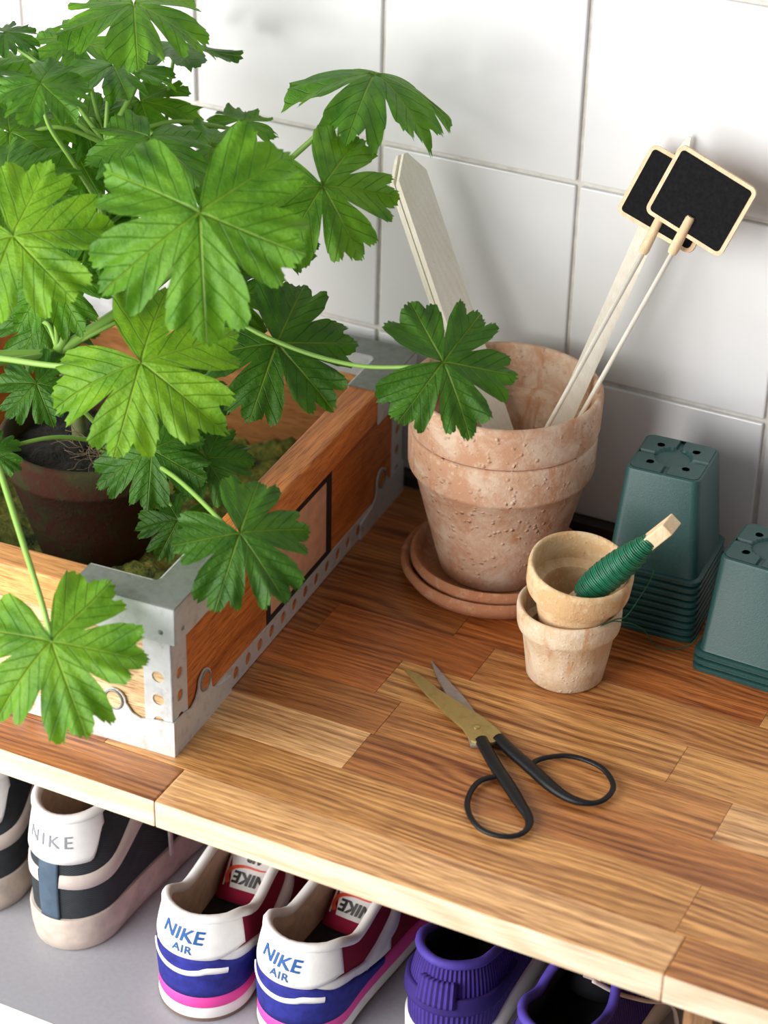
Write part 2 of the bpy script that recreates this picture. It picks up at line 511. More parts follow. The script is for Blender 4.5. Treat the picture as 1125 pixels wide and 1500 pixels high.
sp_ = box('side_panel', (0, PT, 0.001), (PT, CL - PT, CH - RH + 0.004), MAT['crate_y'], crate, bev=0.0006, T=cT); sp_.color = (1.0, 0.86, 0.75, 1)
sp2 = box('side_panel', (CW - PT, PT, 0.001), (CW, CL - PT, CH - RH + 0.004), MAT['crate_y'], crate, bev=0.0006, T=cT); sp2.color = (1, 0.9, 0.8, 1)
for nm, lo, hi, m, tint in (
        ('front_rail', (-OV, -OV, CH - RH), (CW + OV, -OV + RW, CH - 0.0008), 'crate_x', (1.2, 1.15, 1.05)),
        ('back_rail', (-OV, CL + OV - RW, CH - RH), (CW + OV, CL + OV, CH - 0.0008), 'crate_x', (1.0, 0.95, 0.9)),
        ('side_rail', (-OV, -OV + RW, CH - RH), (-OV + RW, CL + OV - RW, CH - 0.0008), 'crate_y', (1.12, 1.05, 1.0)),
        ('side_rail', (CW + OV - RW, -OV + RW, CH - RH), (CW + OV, CL + OV - RW, CH - 0.0008), 'crate_y', (1.1, 1.05, 1.0))):
    box(nm, lo, hi, MAT[m], crate, bev=0.0016, T=cT).color = tint + (1,)

def corner_cap(cx, cy, sx, sy):
    """L-shaped sheet cap over a rail corner; sx, sy point along the two arms"""
    A, t, dn = 0.072, 0.0011, 0.0275
    def T(v): return cT((cx + sx * v[0], cy + sy * v[1], v[2]))
    L = [(0, 0), (A, 0), (A, RW + 0.001), (RW + 0.006, RW + 0.001), (RW + 0.0025, RW + 0.0025), (RW + 0.001, RW + 0.006), (RW + 0.001, A), (0, A)]
    top = prism_vf(L, t, lambda v: T((v[0] - t, v[1] - t, CH - 0.0008 + v[2])))
    f1 = box_vf((-t, -t, CH - dn), (A - t, 0.0, CH), 0.0003, T)
    f2 = box_vf((-t, -t, CH - dn), (0.0, A - t, CH), 0.0003, T)
    i1 = box_vf((RW, RW, CH - 0.018), (A - t, RW + t, CH), 0.0, T)
    i2 = box_vf((RW, RW, CH - 0.018), (RW + t, A - t, CH), 0.0, T)
    o = mk('corner_cap', *join(f1, f2, i1, i2), MAT['zinc'], crate, smooth=False)
    mk('cap_top', *top, MAT['zinc_top'], o, smooth=False)
    for a, z in ((0.009, 0.012), (0.050, 0.013)):
        for k in (0, 1):
            ax = Vector((0, -1, 0)) if k == 0 else Vector((-1, 0, 0))
            loc = (a, -t, CH - dn + z - 0.004) if k == 0 else (-t, a, CH - dn + z - 0.004)
            w = T(loc); w2 = T(Vector(loc) + ax * 0.001)
            mk('rivet', *lathe_vf([(0, 0.0009), (0.0012, 0.0007), (0.0019, 0.0)], 10, frame_T(w, w2 - w)), MAT['zinc_top'], o)
corner_cap(-OV, -OV, 1, 1)
corner_cap(-OV, CL + OV, 1, -1)
corner_cap(CW + OV, -OV, -1, 1)
corner_cap(CW + OV, CL + OV, -1, -1)

def perforated(name, length, width, pitch, hr, start, T, oval=1.25, thick=0.0010, mat='zinc', parent=None):
    """flat strip in local x (length) / y (width) with a row of punched oval holes, given thickness along z"""
    V, F = [], []
    n = max(1, int((length - start) / pitch)); H = 16
    def quad(x0, x1):
        b = len(V); V.extend([(x0, 0), (x1, 0), (x1, width), (x0, width)]); F.append([b, b + 1, b + 2, b + 3])
    x = start - pitch / 2
    if x > 0: quad(0, x)
    for k in range(n):
        xa, xb = x + k * pitch, x + (k + 1) * pitch
        cx, cy = (xa + xb) / 2, width / 2
        b = len(V)
        for i in range(H):
            an = 2 * math.pi * i / H
            V.append((cx + hr * math.cos(an), cy + hr * oval * math.sin(an)))
        for i in range(H):
            an = 2 * math.pi * i / H; c, s = math.cos(an), math.sin(an)
            k2 = min((pitch / 2) / max(abs(c), 1e-6), (width / 2) / max(abs(s), 1e-6))
            V.append((cx + c * k2, cy + s * k2))
        for i in range(H):
            j = (i + 1) % H
            F.append([b + i, b + j, b + H + j, b + H + i])
        for sx in (0, 1):
            for sy in (0, 1): pass
        # corners of the cell between neighbouring outline points
        cs = [(xb, width), (xa, width), (xa, 0), (xb, 0)]
        for q, c4 in enumerate(cs):
            best = sorted(range(H), key=lambda i: (V[b + H + i][0] - c4[0]) ** 2 + (V[b + H + i][1] - c4[1]) ** 2)[:2]
            i0, i1 = sorted(best)
            p0, p1 = V[b + H + i0], V[b + H + i1]
            on = lambda p: abs(p[0] - c4[0]) < 1e-6 and abs(p[1] - c4[1]) < 1e-6
            if on(p0) or on(p1): continue
            ci = len(V); V.append(c4); F.append([b + H + i0, ci, b + H + i1])
    xe = x + n * pitch
    if xe < length: quad(xe, length)
    bm = bmesh.new()
    bv = [bm.verts.new((p[0], p[1], 0)) for p in V]
    for f in F:
        try: bm.faces.new([bv[i] for i in f])
        except ValueError: pass
    bmesh.ops.remove_doubles(bm, verts=bm.verts, dist=1e-5)
    bmesh.ops.recalc_face_normals(bm, faces=bm.faces)
    r = bmesh.ops.extrude_face_region(bm, geom=list(bm.faces))
    for e in r['geom']:
        if isinstance(e, bmesh.types.BMVert): e.co.z += thick
    bm.verts.index_update()
    vs = [T(v.co) for v in bm.verts]; fs = [[v.index for v in f.verts] for f in bm.faces]
    bm.free()
    return mk(name, vs, fs, MAT[mat], parent, smooth=False)

# bottom strips and corner angles on the two faces that show, repeated on the hidden ones
perforated('perforated_strip', CL - 0.004, 0.0165, 0.0182, 0.0040, 0.012, lambda v: cT((-v[2], 0.002 + v[0], 0.0008 + v[1])), parent=crate)
perforated('perforated_strip', CW - 0.004, 0.0165, 0.0182, 0.0040, 0.012, lambda v: cT((0.002 + v[0], -v[2], 0.0008 + v[1])), parent=crate)
for (ax, ay, sx, sy) in ((0, 0, 1, 1), (0, CL, 1, -1)):
    hz = CH - RH - 0.016
    perforated('corner_angle', hz, 0.0200, 0.0175, 0.0042, 0.0075, lambda v: cT((ax - sx * v[2] * 0.8, ay + sy * (v[1] - 0.0008), 0.0165 + v[0])), 1.0, parent=crate)
    perforated('corner_angle', hz, 0.0200, 0.0175, 0.0042, 0.0075, lambda v: cT((ax + sx * (v[1] - 0.0008), ay - sy * v[2] * 0.8, 0.0165 + v[0])), 1.0, parent=crate)

def foot_plate(ax, ay, sx, sy):
    """folded plate round a bottom corner, with an eyelet ear on each face"""
    ear = Vector((0.043, 0.033)); er = 0.0085
    prof = [(0, 0.0), (0.080, 0.0), (0.080, 0.013), (0.060, 0.0165), (0.0525, 0.022)]
    for k in range(9):
        a = math.radians(-15 + 200 * k / 8)
        prof.append((ear.x + er * math.cos(a), ear.y + er * math.sin(a)))
    prof += [(0.030, 0.026), (0.024, 0.0235), (0.012, 0.026), (0, 0.027)]
    root = None
    for face in (0, 1):
        if face == 0: T = lambda v: cT((ax - sx * (0.0010 + v[2]), ay + sy * (v[0] - 0.002), v[1]))
        else: T = lambda v: cT((ax + sx * (v[0] - 0.002), ay - sy * (0.0010 + v[2]), v[1]))
        p = mk('foot_plate', *prism_vf(prof, 0.0011, T), MAT['zinc'], crate, smooth=False)
        ring = [T((ear.x + 0.0062 * math.cos(a), ear.y + 0.0070 * math.sin(a), 0.0012)) for a in [2 * math.pi * k / 18 for k in range(18)]]
        mk('eyelet', *tube_vf(ring, 0.0010, 6, closed=True), MAT['zinc_top'], p)
        disc = [(ear.x + 0.0054 * math.cos(a), ear.y + 0.0062 * math.sin(a)) for a in [2 * math.pi * k / 18 for k in range(18)]]
        h = mk('eyelet_wood', *prism_vf(disc, 0.0004, lambda v: T((v[0], v[1], v[2] + 0.0011))), MAT['crate_x'] if face else MAT['crate_y'], p, smooth=False); h.color = (1.25, 1.75, 2.8, 1) if face else (1.0, 0.86, 0.75, 1)  # front disc takes the front panel's painted-light tint
foot_plate(0, 0, 1, 1)
foot_plate(0, CL, 1, -1)

# printed panel with a black frame on the crate's side
ink = plain('black_print', (0.014, 0.010, 0.009), 0.6)
pale_print = plain('pale_print', (0.66, 0.36, 0.22), 0.6, noise_amt=0.15, nscale=90)
lab = mk('printed_frame', *join(*[box_vf(a, b, 0, lambda v: cT((-v[2], v[0], v[1]))) for a, b in (
    ((0.135, 0.0175, 0), (0.240, 0.0225, 0.0004)), ((0.135, 0.080, 0), (0.240, 0.085, 0.0004)),
    ((0.135, 0.0225, 0), (0.141, 0.080, 0.0004)), ((0.231, 0.0225, 0), (0.240, 0.080, 0.0004)))]), ink, crate, smooth=False)
lab['label'] = 'black printed frame'
mk('printed_field', *box_vf((0.141, 0.0225, 0), (0.231, 0.080, 0.0003), 0, lambda v: cT((-v[2], v[0], v[1]))), pale_print, crate, smooth=False)

# moss on the crate bottom
def moss():
    nx, ny = 70, 84; V, F = [], []
    for j in range(ny):
        for i in range(nx):
            x = PT + 0.001 + (CW - 2 * PT - 0.002) * i / (nx - 1); y = PT + 0.001 + (CL - 2 * PT - 0.002) * j / (ny - 1)
            h = 0.022 + 0.010 * noise.noise(Vector((x * 30, y * 30, 1))) + 0.005 * noise.noise(Vector((x * 110, y * 110, 4))) + 0.003 * random.random()
            V.append(cT((x, y, h)))
    for j in range(ny - 1):
        for i in range(nx - 1):
            a = j * nx + i; F.append([a, a + 1, a + nx + 1, a + nx])
    o = mk('moss', V, F, MAT['moss'], None)
    tag(o, 'yellow green moss lining the bottom of the crate', 'moss', kind='stuff')
moss()

# ------------------------------------------------------------------ pots
def pot_profile(R, H, rim_h, foot, wall=0.0045, lip=0.0035, z0=0.0, drop=0.004):
    """outer and inner outline of a clay pot: foot radius, tapering body, collar rim"""
    zr = H - rim_h
    rb = R - lip - 0.0010
    p = [(0, z0), (foot - 0.002, z0), (foot, z0 + 0.002), (foot + (rb - foot) * 0.5, z0 + (zr) * 0.5), (rb, zr - 0.001), (R - 0.001, zr + 0.0015), (R - 0.0004, zr + 0.004),
         (R, H - 0.004), (R - 0.0004, H - 0.0012), (R - 0.0016, H), (R - wall + 0.001, H), (R - wall - 0.0004, H - 0.0014),
         (R - wall - 0.0008, H - rim_h), (rb - wall - 0.0016, zr - drop), (foot - 0.002, z0 + 0.006), (0, z0 + 0.006)]
    return p
def shift_T(x, y, z): return lambda v: Vector((x + v[0], y + v[1], z + v[2]))

BX, BY = -0.0189, -0.0889
# saucers
def saucer_profile(R, H, t=0.0045):
    return [(0, 0), (R * 0.80, 0), (R * 0.93, 0.0025), (R, H * 0.62), (R, H - 0.002), (R - 0.0022, H), (R - t, H - 0.001), (R - t - 0.003, H * 0.5), (R * 0.80, t * 0.8), (0, t * 0.8)]
s1 = tag(mk('saucer', *lathe_vf(saucer_profile(0.0688, 0.0155), 72, shift_T(BX, BY, 0)), MAT['saucer'], None, angle=50), 'larger terracotta saucer lying directly on the worktop', 'saucer')
s2 = tag(mk('saucer', *lathe_vf(saucer_profile(0.0630, 0.0165), 72, shift_T(BX + 0.001, BY, 0.0052)), MAT['saucer'], None, angle=50), 'smaller terracotta saucer nested in the larger one under the pots', 'saucer')
# the two large pots, one inside the other
ZL = 0.0089
lowpot = [(r, z) for r, z in pot_profile(0.0664, 0.1136, 0.0305, 0.0412)]
tag(mk('clay_pot', *lathe_vf(lowpot, 80, shift_T(BX, BY, ZL), 0.008, 3), MAT['terra'], None, angle=50), 'pale weathered terracotta pot standing in the saucers', 'clay pot')
up_prof = pot_profile(0.0673, 0.1115, 0.0315, 0.0370, lip=0.0078)
tag(mk('clay_pot', *lathe_vf(up_prof, 80, shift_T(BX + 0.0005, BY, 0.1543 - 0.1115), 0.008, 8), MAT['terra'], None, angle=50), 'terracotta pot nested in the larger stack, holding wooden plant markers', 'clay pot')

# two small pots
sp = pot_profile(0.0351, 0.0575, 0.0185, 0.0262, wall=0.0035, lip=0.0028, drop=0.002)
tag(mk('small_clay_pot', *lathe_vf(sp, 64, shift_T(0.0735, -0.1812, 0), 0.02, 1), MAT['small_terra_pale'], None, angle=50), 'small cream clay pot standing on the worktop beside the scissors', 'clay pot')
ax_up = Vector((0.135, -0.1058, 1)).normalized(); c_up = Vector((0.0822, -0.1879, 0.0936))
sp2_ = pot_profile(0.0351, 0.0590, 0.0210, 0.0200, wall=0.0035, lip=0.0052, drop=0.002)
up_small = tag(mk('small_clay_pot', *lathe_vf(sp2_, 64, frame_T(c_up - ax_up * 0.0590, ax_up), 0.02, 6), MAT['small_terra'], None, angle=50), 'small tilted clay pot stacked in another, holding a spool of green wire', 'clay pot')

# spool of green wire
sa, sb = Vector((0.0866, -0.1973, 0.0760)), Vector((0.1256, -0.1828, 0.1215))
sd = (sb - sa).normalized()
spool = empty('wire_spool', sa, 'dark green binding wire wound on a square wooden stick', 'wire spool')
LW = (sb - sa).length
Tw = frame_T(sa, sd)
def wind_r(t): return 0.0052 + 0.0050 * math.sin(math.pi * min(1, t * 1.02) ** 0.75) ** 0.8
mk('wire_core', *lathe_vf([(0, 0)] + [(wind_r(k / 20) - 0.0004, LW * k / 20) for k in range(21)] + [(0, LW)], 24, Tw), MAT['wire'], spool)
turns, per = 44, 22
hel = []
for k in range(turns * per + 1):
    t = k / (turns * per); a = 2 * math.pi * k / per; r = wind_r(t) + 0.0003 * math.sin(k * 0.37)
    hel.append(Tw(Vector((r * math.cos(a), r * math.sin(a), LW * t + 0.0006 * math.sin(a * 1.0 + t * 9)))))
mk('wire_winding', *tube_vf(hel, 0.00078, 6), MAT['wire'], spool)
Ts = frame_T(sa - sd * 0.014, sd, up=(0.3, 0.2, 1))
vs, fs = box_vf((-0.0056, -0.0046, 0), (0.0056, 0.0046, LW + 0.0355), 0.0007, None)
vs = [Ts(Vector((v[0] * (1 if v[2] < LW else 0.92) + (0.001 if v[2] > LW else 0), v[1], v[2] - (0.006 if (v[2] > LW and v[0] < 0) else 0)))) for v in vs]
mk('stick', vs, fs, MAT['peg_wood'], spool, smooth=False)
strand = [(0.1202,-0.1547,0.0850),(0.1209,-0.1594,0.0780),(0.1166,-0.1679,0.0660),(0.1130,-0.1802,0.0580),(0.1085,-0.1875,0.0585),(0.1034,-0.2017,0.0600),(0.1082,-0.1929,0.0600),(0.1121,-0.1850,0.0560),(0.1142,-0.1682,0.0450),(0.1142,-0.1429,0.0250),(0.1168,-0.1269,0.0050),(0.1230,-0.1239,0.0010),(0.1270,-0.1225,0.0010),(0.1334,-0.1182,0.0010),(0.1395,-0.1140,0.0040),(0.1425,-0.1080,0.0090)]
mk('loose_wire', *tube_vf(smooth_path([(0.1258, -0.1760, 0.1040)] + strand, 5), 0.00042, 6), MAT['wire'], spool)

# ------------------------------------------------------------------ green plastic nursery pots, upside down
def nursery_pot(rot):
    """upside-down square pot, open below; local origin under its centre, lip on z = 0"""
    st, sl, H, lipz = 0.0258, 0.0318, 0.0770, 0.0038
    V, F = [], []
    def ring(half, z, r, seg=5):
        ids = []
        for p in rounded_rect(half * 2, half * 2, r, seg):
            ids.append(len(V)); V.append(Vector((p[0], p[1], z)))
        return ids
    rings = [ring(0.0336, 0.0, 0.0060), ring(0.0352, 0.0004, 0.0070), ring(0.0354, lipz - 0.0008, 0.0070), ring(0.0346, lipz, 0.0066), ring(sl + 0.0006, lipz + 0.0002, 0.0062), ring(sl, lipz + 0.0012, 0.0060),
             ring(st + 0.0006, H - 0.0022, 0.0058), ring(st, H - 0.0007, 0.0056), ring(st - 0.0014, H, 0.0050)]
    for a, b in zip(rings[:-1], rings[1:]):
        n = len(a)
        for i in range(n): F.append([a[i], a[(i + 1) % n], b[(i + 1) % n], b[i]])
    outer = rings[-1]
    # base: grid with raised quarters, grooves and four drain holes
    N = 44; half = st - 0.0016; hs = [(0.0125, 0.0125), (-0.0125, 0.0125), (-0.0125, -0.0125), (0.0125, -0.0125)]; hr = 0.0027
    gid = {}
    def inside(x, y):
        r = 0.0050; ax, ay = abs(x), abs(y)
        if ax > half - r and ay > half - r:
            return (ax - half + r) ** 2 + (ay - half + r) ** 2 <= r * r
        return True
    for j in range(N + 1):
        for i in range(N + 1):
            x = -half + 2 * half * i / N; y = -half + 2 * half * j / N
            ax, ay = abs(x), abs(y)
            r = 0.0050
            if ax > half - r and ay > half - r:     # pull the grid corners onto the rounded outline
                dx, dy = ax - half + r, ay - half + r; m = max(dx, dy) / r; l = math.hypot(dx, dy) or 1
                ax, ay = half - r + dx / l * r * m, half - r + dy / l * r * m
                x, y = math.copysign(ax, x), math.copysign(ay, y)
            d0 = math.hypot(x, y)
            z = H + 0.0002
            g = min(ax, ay)
            if d0 > 0.013: z -= 0.0022 * max(0, 1 - (g / 0.0022) ** 4) if g < 0.0022 else 0
            if d0 < 0.0125: z -= 0.0016
            for hx, hy in hs:
                dd = math.hypot(x - hx, y - hy)
                if abs(dd - hr) < 0.00062 and dd > 0: x, y = hx + (x - hx) * hr / dd, hy + (y - hy) * hr / dd
            gid[i, j] = len(V); V.append(Vector((x, y, z)))
    for j in range(N):
        for i in range(N):
            q = [gid[i, j], gid[i + 1, j], gid[i + 1, j + 1], gid[i, j + 1]]
            c = sum((V[k] for k in q), Vector()) / 4
            if any(math.hypot(c.x - hx, c.y - hy) < hr for hx, hy in hs): continue
            F.append(q)
    # inner skin so the pot has a wall
    inn = [ring(0.0336, 0.0, 0.0060), ring(sl - 0.0003, lipz, 0.0058), ring(st + 0.0004, H - 0.0034, 0.0055)]
    for a, b in zip(inn[:-1], inn[1:]):
        n = len(a)
        for i in range(n): F.append([a[i], b[i], b[(i + 1) % n], a[(i + 1) % n]])
    c, s = math.cos(rot), math.sin(rot)
    return [Vector((v.x * c - v.y * s, v.x * s + v.y * c, v.z)) for v in V], F

def pot_stack(x, y, rot, n, pitch, which, group):
    vs, fs = nursery_pot(rot)
    first = None
    for k in range(n):
        names = ['topmost', 'second from the top', 'third from the top', 'fourth from the top', 'fifth from the top', 'fourth from the bottom', 'third from the bottom', 'second from the bottom']
        if k == n - 1: lab = 'dark green square plastic pot upside down, topmost of the %s' % which
        elif k == 0: lab = 'dark green square plastic pot upside down at the bottom of the %s' % which
        else: lab = 'rim of a dark green square plastic pot, %s in the %s' % (names[n - 1 - k], which)
        if first is None:
            o = first = mk('nursery_pot', [v + Vector((x, y, 0)) for v in vs], fs, MAT['plastic'], None, angle=40)
        else:
            o = first.copy(); col.objects.link(o)
            o.location = first.location + Vector((0, 0, pitch * k))
        tag(o, lab, 'plant pot', group)
pot_stack(0.1020, -0.0764, 0.0555, 9, 0.0058, 'taller stack', 'taller stack of green plastic pots')
pot_stack(0.1835, -0.1027, -0.035, 3, 0.0058, 'shorter stack', 'shorter stack of green plastic pots')

# ------------------------------------------------------------------ wooden markers in the pot
def flat_stick(name, a, b, width, thick, face, mat, tip=0.0, label=None, group=None, cat='plant marker'):
    a, b = Vector(a), Vector(b); d = (b - a); L = d.length; d.normalize()
    f = Vector(face); f = (f - d * f.dot(d)).normalized(); s = d.cross(f)
    w = width / 2
    poly = [(-w, 0), (w, 0), (w, L - tip), (w * 0.12, L), (-w * 0.12, L), (-w, L - tip)] if tip else [(-w, 0), (w, 0), (w, L - 0.004), (w * 0.6, L), (-w * 0.6, L), (-w, L - 0.004)]
    T = lambda v: a + s * v[0] + d * v[1] + f * v[2]
    vs, fs = prism_vf(poly, thick, T)
    o = mk(name, vs, fs, mat, None, smooth=False)
    if label: tag(o, label, cat, group)
    return o
bb, bt = Vector((-0.0100, -0.0750, 0.0600)), Vector((-0.1240, -0.0420, 0.2870))
bdir = (bt - bb).normalized()
bface = Vector((0.822, -0.288, 0.477)); bface = (bface - bdir * bface.dot(bdir)).normalized()
bside = bdir.cross(bface)
marker_labels = ['blank pale wooden plant marker at the front of the leaning bundle', 'blank pale wooden plant marker second from the front of the leaning bundle', 'blank pale wooden plant marker second from the back of the leaning bundle', 'blank pale wooden plant marker at the back of the leaning bundle']
for k in range(4):
    off = -bface * (0.0030 * k) + bside * random.uniform(-.0006, .0006) + bdir * random.uniform(-.004, .003)
    flat_stick('plant_marker', bb + off, bt + off, 0.0275, 0.0024, bface, MAT['pale_wood'], tip=0.016, label=marker_labels[k], group='bundle of wooden markers')
flat_stick('plant_marker', (-0.0020, -0.0815, 0.0600), (0.0686, -0.0040, 0.3238), 0.0135, 0.0022, (0.25, -1, 0.2), MAT['pale_wood'], tip=0.020,
           label='single pale wooden marker with pointed tip behind the chalkboard signs', group=None)

def sign(stick_a, stick_b, w, h, label, roll=0.0, peg=0.026):
    a, b = Vector(stick_a), Vector(stick_b); d = (b - a).normalized()
    xax = (Vector((1, 0, 0)) - d * d.x).normalized()
    xax = Matrix.Rotation(roll, 3, d) @ xax
    nrm = xax.cross(d)
    if nrm.y > 0: nrm = -nrm
    root = empty('chalkboard_sign', a, label, 'sign', 'chalkboard plant signs')
    mk('stick', *tube_vf([a, b], 0.00165, 10), MAT['pale_wood'], root)
    top = b + d * 0.006
    ctr = top + d * (h / 2 + 0.006)
    T = lambda v: ctr + xax * v[0] + d * v[1] + nrm * v[2]
    mk('board', *prism_vf(rounded_rect(w, h, 0.005), 0.0030, lambda v: T((v[0], v[1], v[2] + 0.0004))), MAT['peg_wood'], root, smooth=False)
    mk('chalk_face', *prism_vf(rounded_rect(w - 0.0056, h - 0.0056, 0.0026), 0.0005, lambda v: T((v[0], v[1], v[2] + 0.0033))), MAT['chalk'], root, smooth=False)
    mk('peg', *tube_vf([b - d * 0.003 + nrm * 0.0010, b + nrm * 0.0012, b + d * (peg - 0.0015) + nrm * 0.0046, b + d * peg + nrm * 0.0046], [0.0030, 0.0036, 0.0031, 0.0024], 12), MAT['peg_wood'], root, angle=60)
    return root
S2A, S2B, S1A, S1B = (0.0037, -0.0933, 0.0600), (0.0792, -0.0470, 0.2614), (-0.0045, -0.1156, 0.0750), (0.0565, -0.0400, 0.2535)
sign(S2A, S2B, 0.0600, 0.0520, 'chalkboard sign on a thin stick, in front of the other one')
sign(S1A, S1B, 0.0600, 0.0520, 'chalkboard sign on a thin stick, half hidden behind the other one')

# ------------------------------------------------------------------ scissors
sc = empty('scissors', (0.0485, -0.2711, 0), 'old scissors with brass blade and black loop handles on the worktop', 'scissors')
def plate(name, pts, z0, z1, mat):
    n = len(pts)
    V = [Vector((p[0], p[1], z0)) for p in pts] + [Vector((p[0], p[1], z1)) for p in pts]
    F = [list(range(n))[::-1], [n + i for i in range(n)]] + [[i, (i + 1) % n, n + (i + 1) % n, n + i] for i in range(n)]
    return mk(name, V, F, mat, sc, smooth=False)
silver = [(-0.0120,-0.2135),(0.0001,-0.2290),(0.0145,-0.2448),(0.0305,-0.2592),(0.0435,-0.2760),(0.0524,-0.2885),(0.0624,-0.2827),(0.0508,-0.2669),(0.0420,-0.2558),(0.0255,-0.2417),(0.0068,-0.2282)]
brass = [(-0.0219,-0.2341),(0.0021,-0.2518),(0.0246,-0.2667),(0.0402,-0.2755),(0.0508,-0.2855),(0.0578,-0.2861),(0.0646,-0.2812),(0.0699,-0.2727),(0.0592,-0.2655),(0.0453,-0.2584),(0.0288,-0.2525),(0.0081,-0.2445),(-0.0106,-0.2351)]
b1 = plate('blade', silver, 0.0008, 0.0026, MAT['steel']); b1['label'] = 'grey steel blade'
b2 = plate('blade', brass, 0.0028, 0.0048, MAT['brass']); b2['label'] = 'brass coloured blade'
mk('pivot_screw', *lathe_vf([(0.0024, 0.0), (0.0024, 0.0006), (0.0018, 0.0011), (0.0, 0.0012)], 16, shift_T(0.0485, -0.2711, 0.0047)), MAT['brass'], sc, angle=40)
hR = [(0.0650,-0.2740),(0.0740,-0.2803),(0.0832,-0.2859),(0.0989,-0.2950),(0.1164,-0.3054),(0.1299,-0.3103),(0.1411,-0.3097),(0.1486,-0.3035),(0.1509,-0.2920),(0.1478,-0.2827),(0.1380,-0.2731),(0.1247,-0.2692),(0.1121,-0.2706),(0.1029,-0.2767),(0.0968,-0.2840),(0.0950,-0.2915)]
hL = [(0.0560,-0.2810),(0.0609,-0.2862),(0.0751,-0.3014),(0.0902,-0.3156),(0.1054,-0.3304),(0.1152,-0.3405),(0.1183,-0.3505),(0.1150,-0.3592),(0.1059,-0.3644),(0.0937,-0.3639),(0.0830,-0.3563),(0.0754,-0.3450),(0.0723,-0.3311),(0.0736,-0.3195),(0.0815,-0.3100)]
for pts in (hR, hL):
    path = smooth_path([(p[0], p[1], 0.0036) for p in pts], 6)
    n = len(path); rad = []
    for i in range(n):
        t = i / (n - 1)
        rad.append(0.0044 if t < 0.24 else 0.0044 - (0.0044 - 0.0019) * min(1, (t - 0.24) / 0.20))
    mk('handle', *tube_vf(path, rad, 12, flat=0.78), MAT['black_iron'], sc)

# ------------------------------------------------------------------ potted geranium
PX, PY = -0.2745, -0.2215
plant = empty('potted_geranium', (PX, PY, 0.022), 'leafy green geranium in an old terracotta pot inside the crate', 'potted plant')
pp_ = pot_profile(0.0630, 0.0960, 0.024, 0.0385)
mk('pot', *lathe_vf(pp_, 72, shift_T(PX, PY, 0.0205), 0.008, 5), MAT['old_terra'], plant, angle=50)
def soil():
    V, F = [Vector((PX, PY, 0.1045))], []
    n, m = 48, 9
    for k in range(1, m + 1):
        for i in range(n):
            a = 2 * math.pi * i / n; r = 0.0576 * k / m
            h = 0.104 + 0.006 * noise.noise(Vector((math.cos(a) * r * 60, math.sin(a) * r * 60, 2))) + 0.003 * noise.noise(Vector((math.cos(a) * r * 200, math.sin(a) * r * 200, 7))) - 0.004 * (k / m) ** 3
            V.append(Vector((PX + r * math.cos(a), PY + r * math.sin(a), h)))
    for i in range(n): F.append([0, 1 + i, 1 + (i + 1) % n])
    for k in range(m - 1):
        for i in range(n):
            a = 1 + k * n + i; b = 1 + k * n + (i + 1) % n
            F.append([a, a + n, b + n, b])
    s = mk('soil', V, F, MAT['soil'], plant)
    rng = random.Random(4); parts = []
    for k in range(46):
        a = rng.uniform(0, 6.28); r = rng.uniform(0.0, 0.022)
        p = Vector((PX + 0.016 + r * math.cos(a), PY - 0.018 + r * math.sin(a) * 0.8, 0.107 + rng.uniform(0, 0.006)))
        pts = [p]
        d = Vector((rng.uniform(-1, 1), rng.uniform(-1, 1), rng.uniform(-.2, .5))).normalized()
        for q in range(6):
            d = (d + Vector((rng.uniform(-.6, .6), rng.uniform(-.6, .6), rng.uniform(-.4, .35)))).normalized()
            pts.append(pts[-1] + d * 0.004)
        pts = [Vector((q.x, q.y, max(q.z, 0.106))) for q in pts]
        parts.append(tube_vf(smooth_path(pts, 3), 0.00032, 4))
    r = mk('root_fibres', *join(*parts), MAT['root'], s); r['kind'] = 'stuff'
soil()

def stem(name, pts, r0, r1, mat, parent):
    path = smooth_path(pts, 7); n = len(path)
    return mk(name, *tube_vf(path, [r0 + (r1 - r0) * i / (n - 1) for i in range(n)], 8), mat, parent)
N0 = Vector((PX - 0.010, PY + 0.004, 0.100)); N1 = Vector((-0.292, -0.228, 0.175)); N2 = Vector((-0.275, -0.195, 0.255)); N3 = Vector((-0.288, -0.165, 0.305)); N4 = Vector((-0.225, -0.165, 0.235))
stem('stem', [N0, (PX - 0.012, PY + 0.002, 0.135), N1], 0.0058, 0.0048, MAT['woody'], plant)
stem('stem', [N1, (-0.284, -0.212, 0.215), N2], 0.0046, 0.0036, MAT['stem'], plant)
stem('stem', [N2, (-0.283, -0.180, 0.280), N3], 0.0036, 0.0026, MAT['stem'], plant)
stem('stem', [N1, (-0.255, -0.190, 0.205), N4], 0.0042, 0.0034, MAT['stem'], plant)
N5 = Vector((PX + 0.028, PY - 0.012, 0.118))
stem('stem', [(PX + 0.012, PY - 0.004, 0.100), (PX + 0.020, PY - 0.008, 0.110), N5], 0.0036, 0.0028, MAT['stem'], plant)

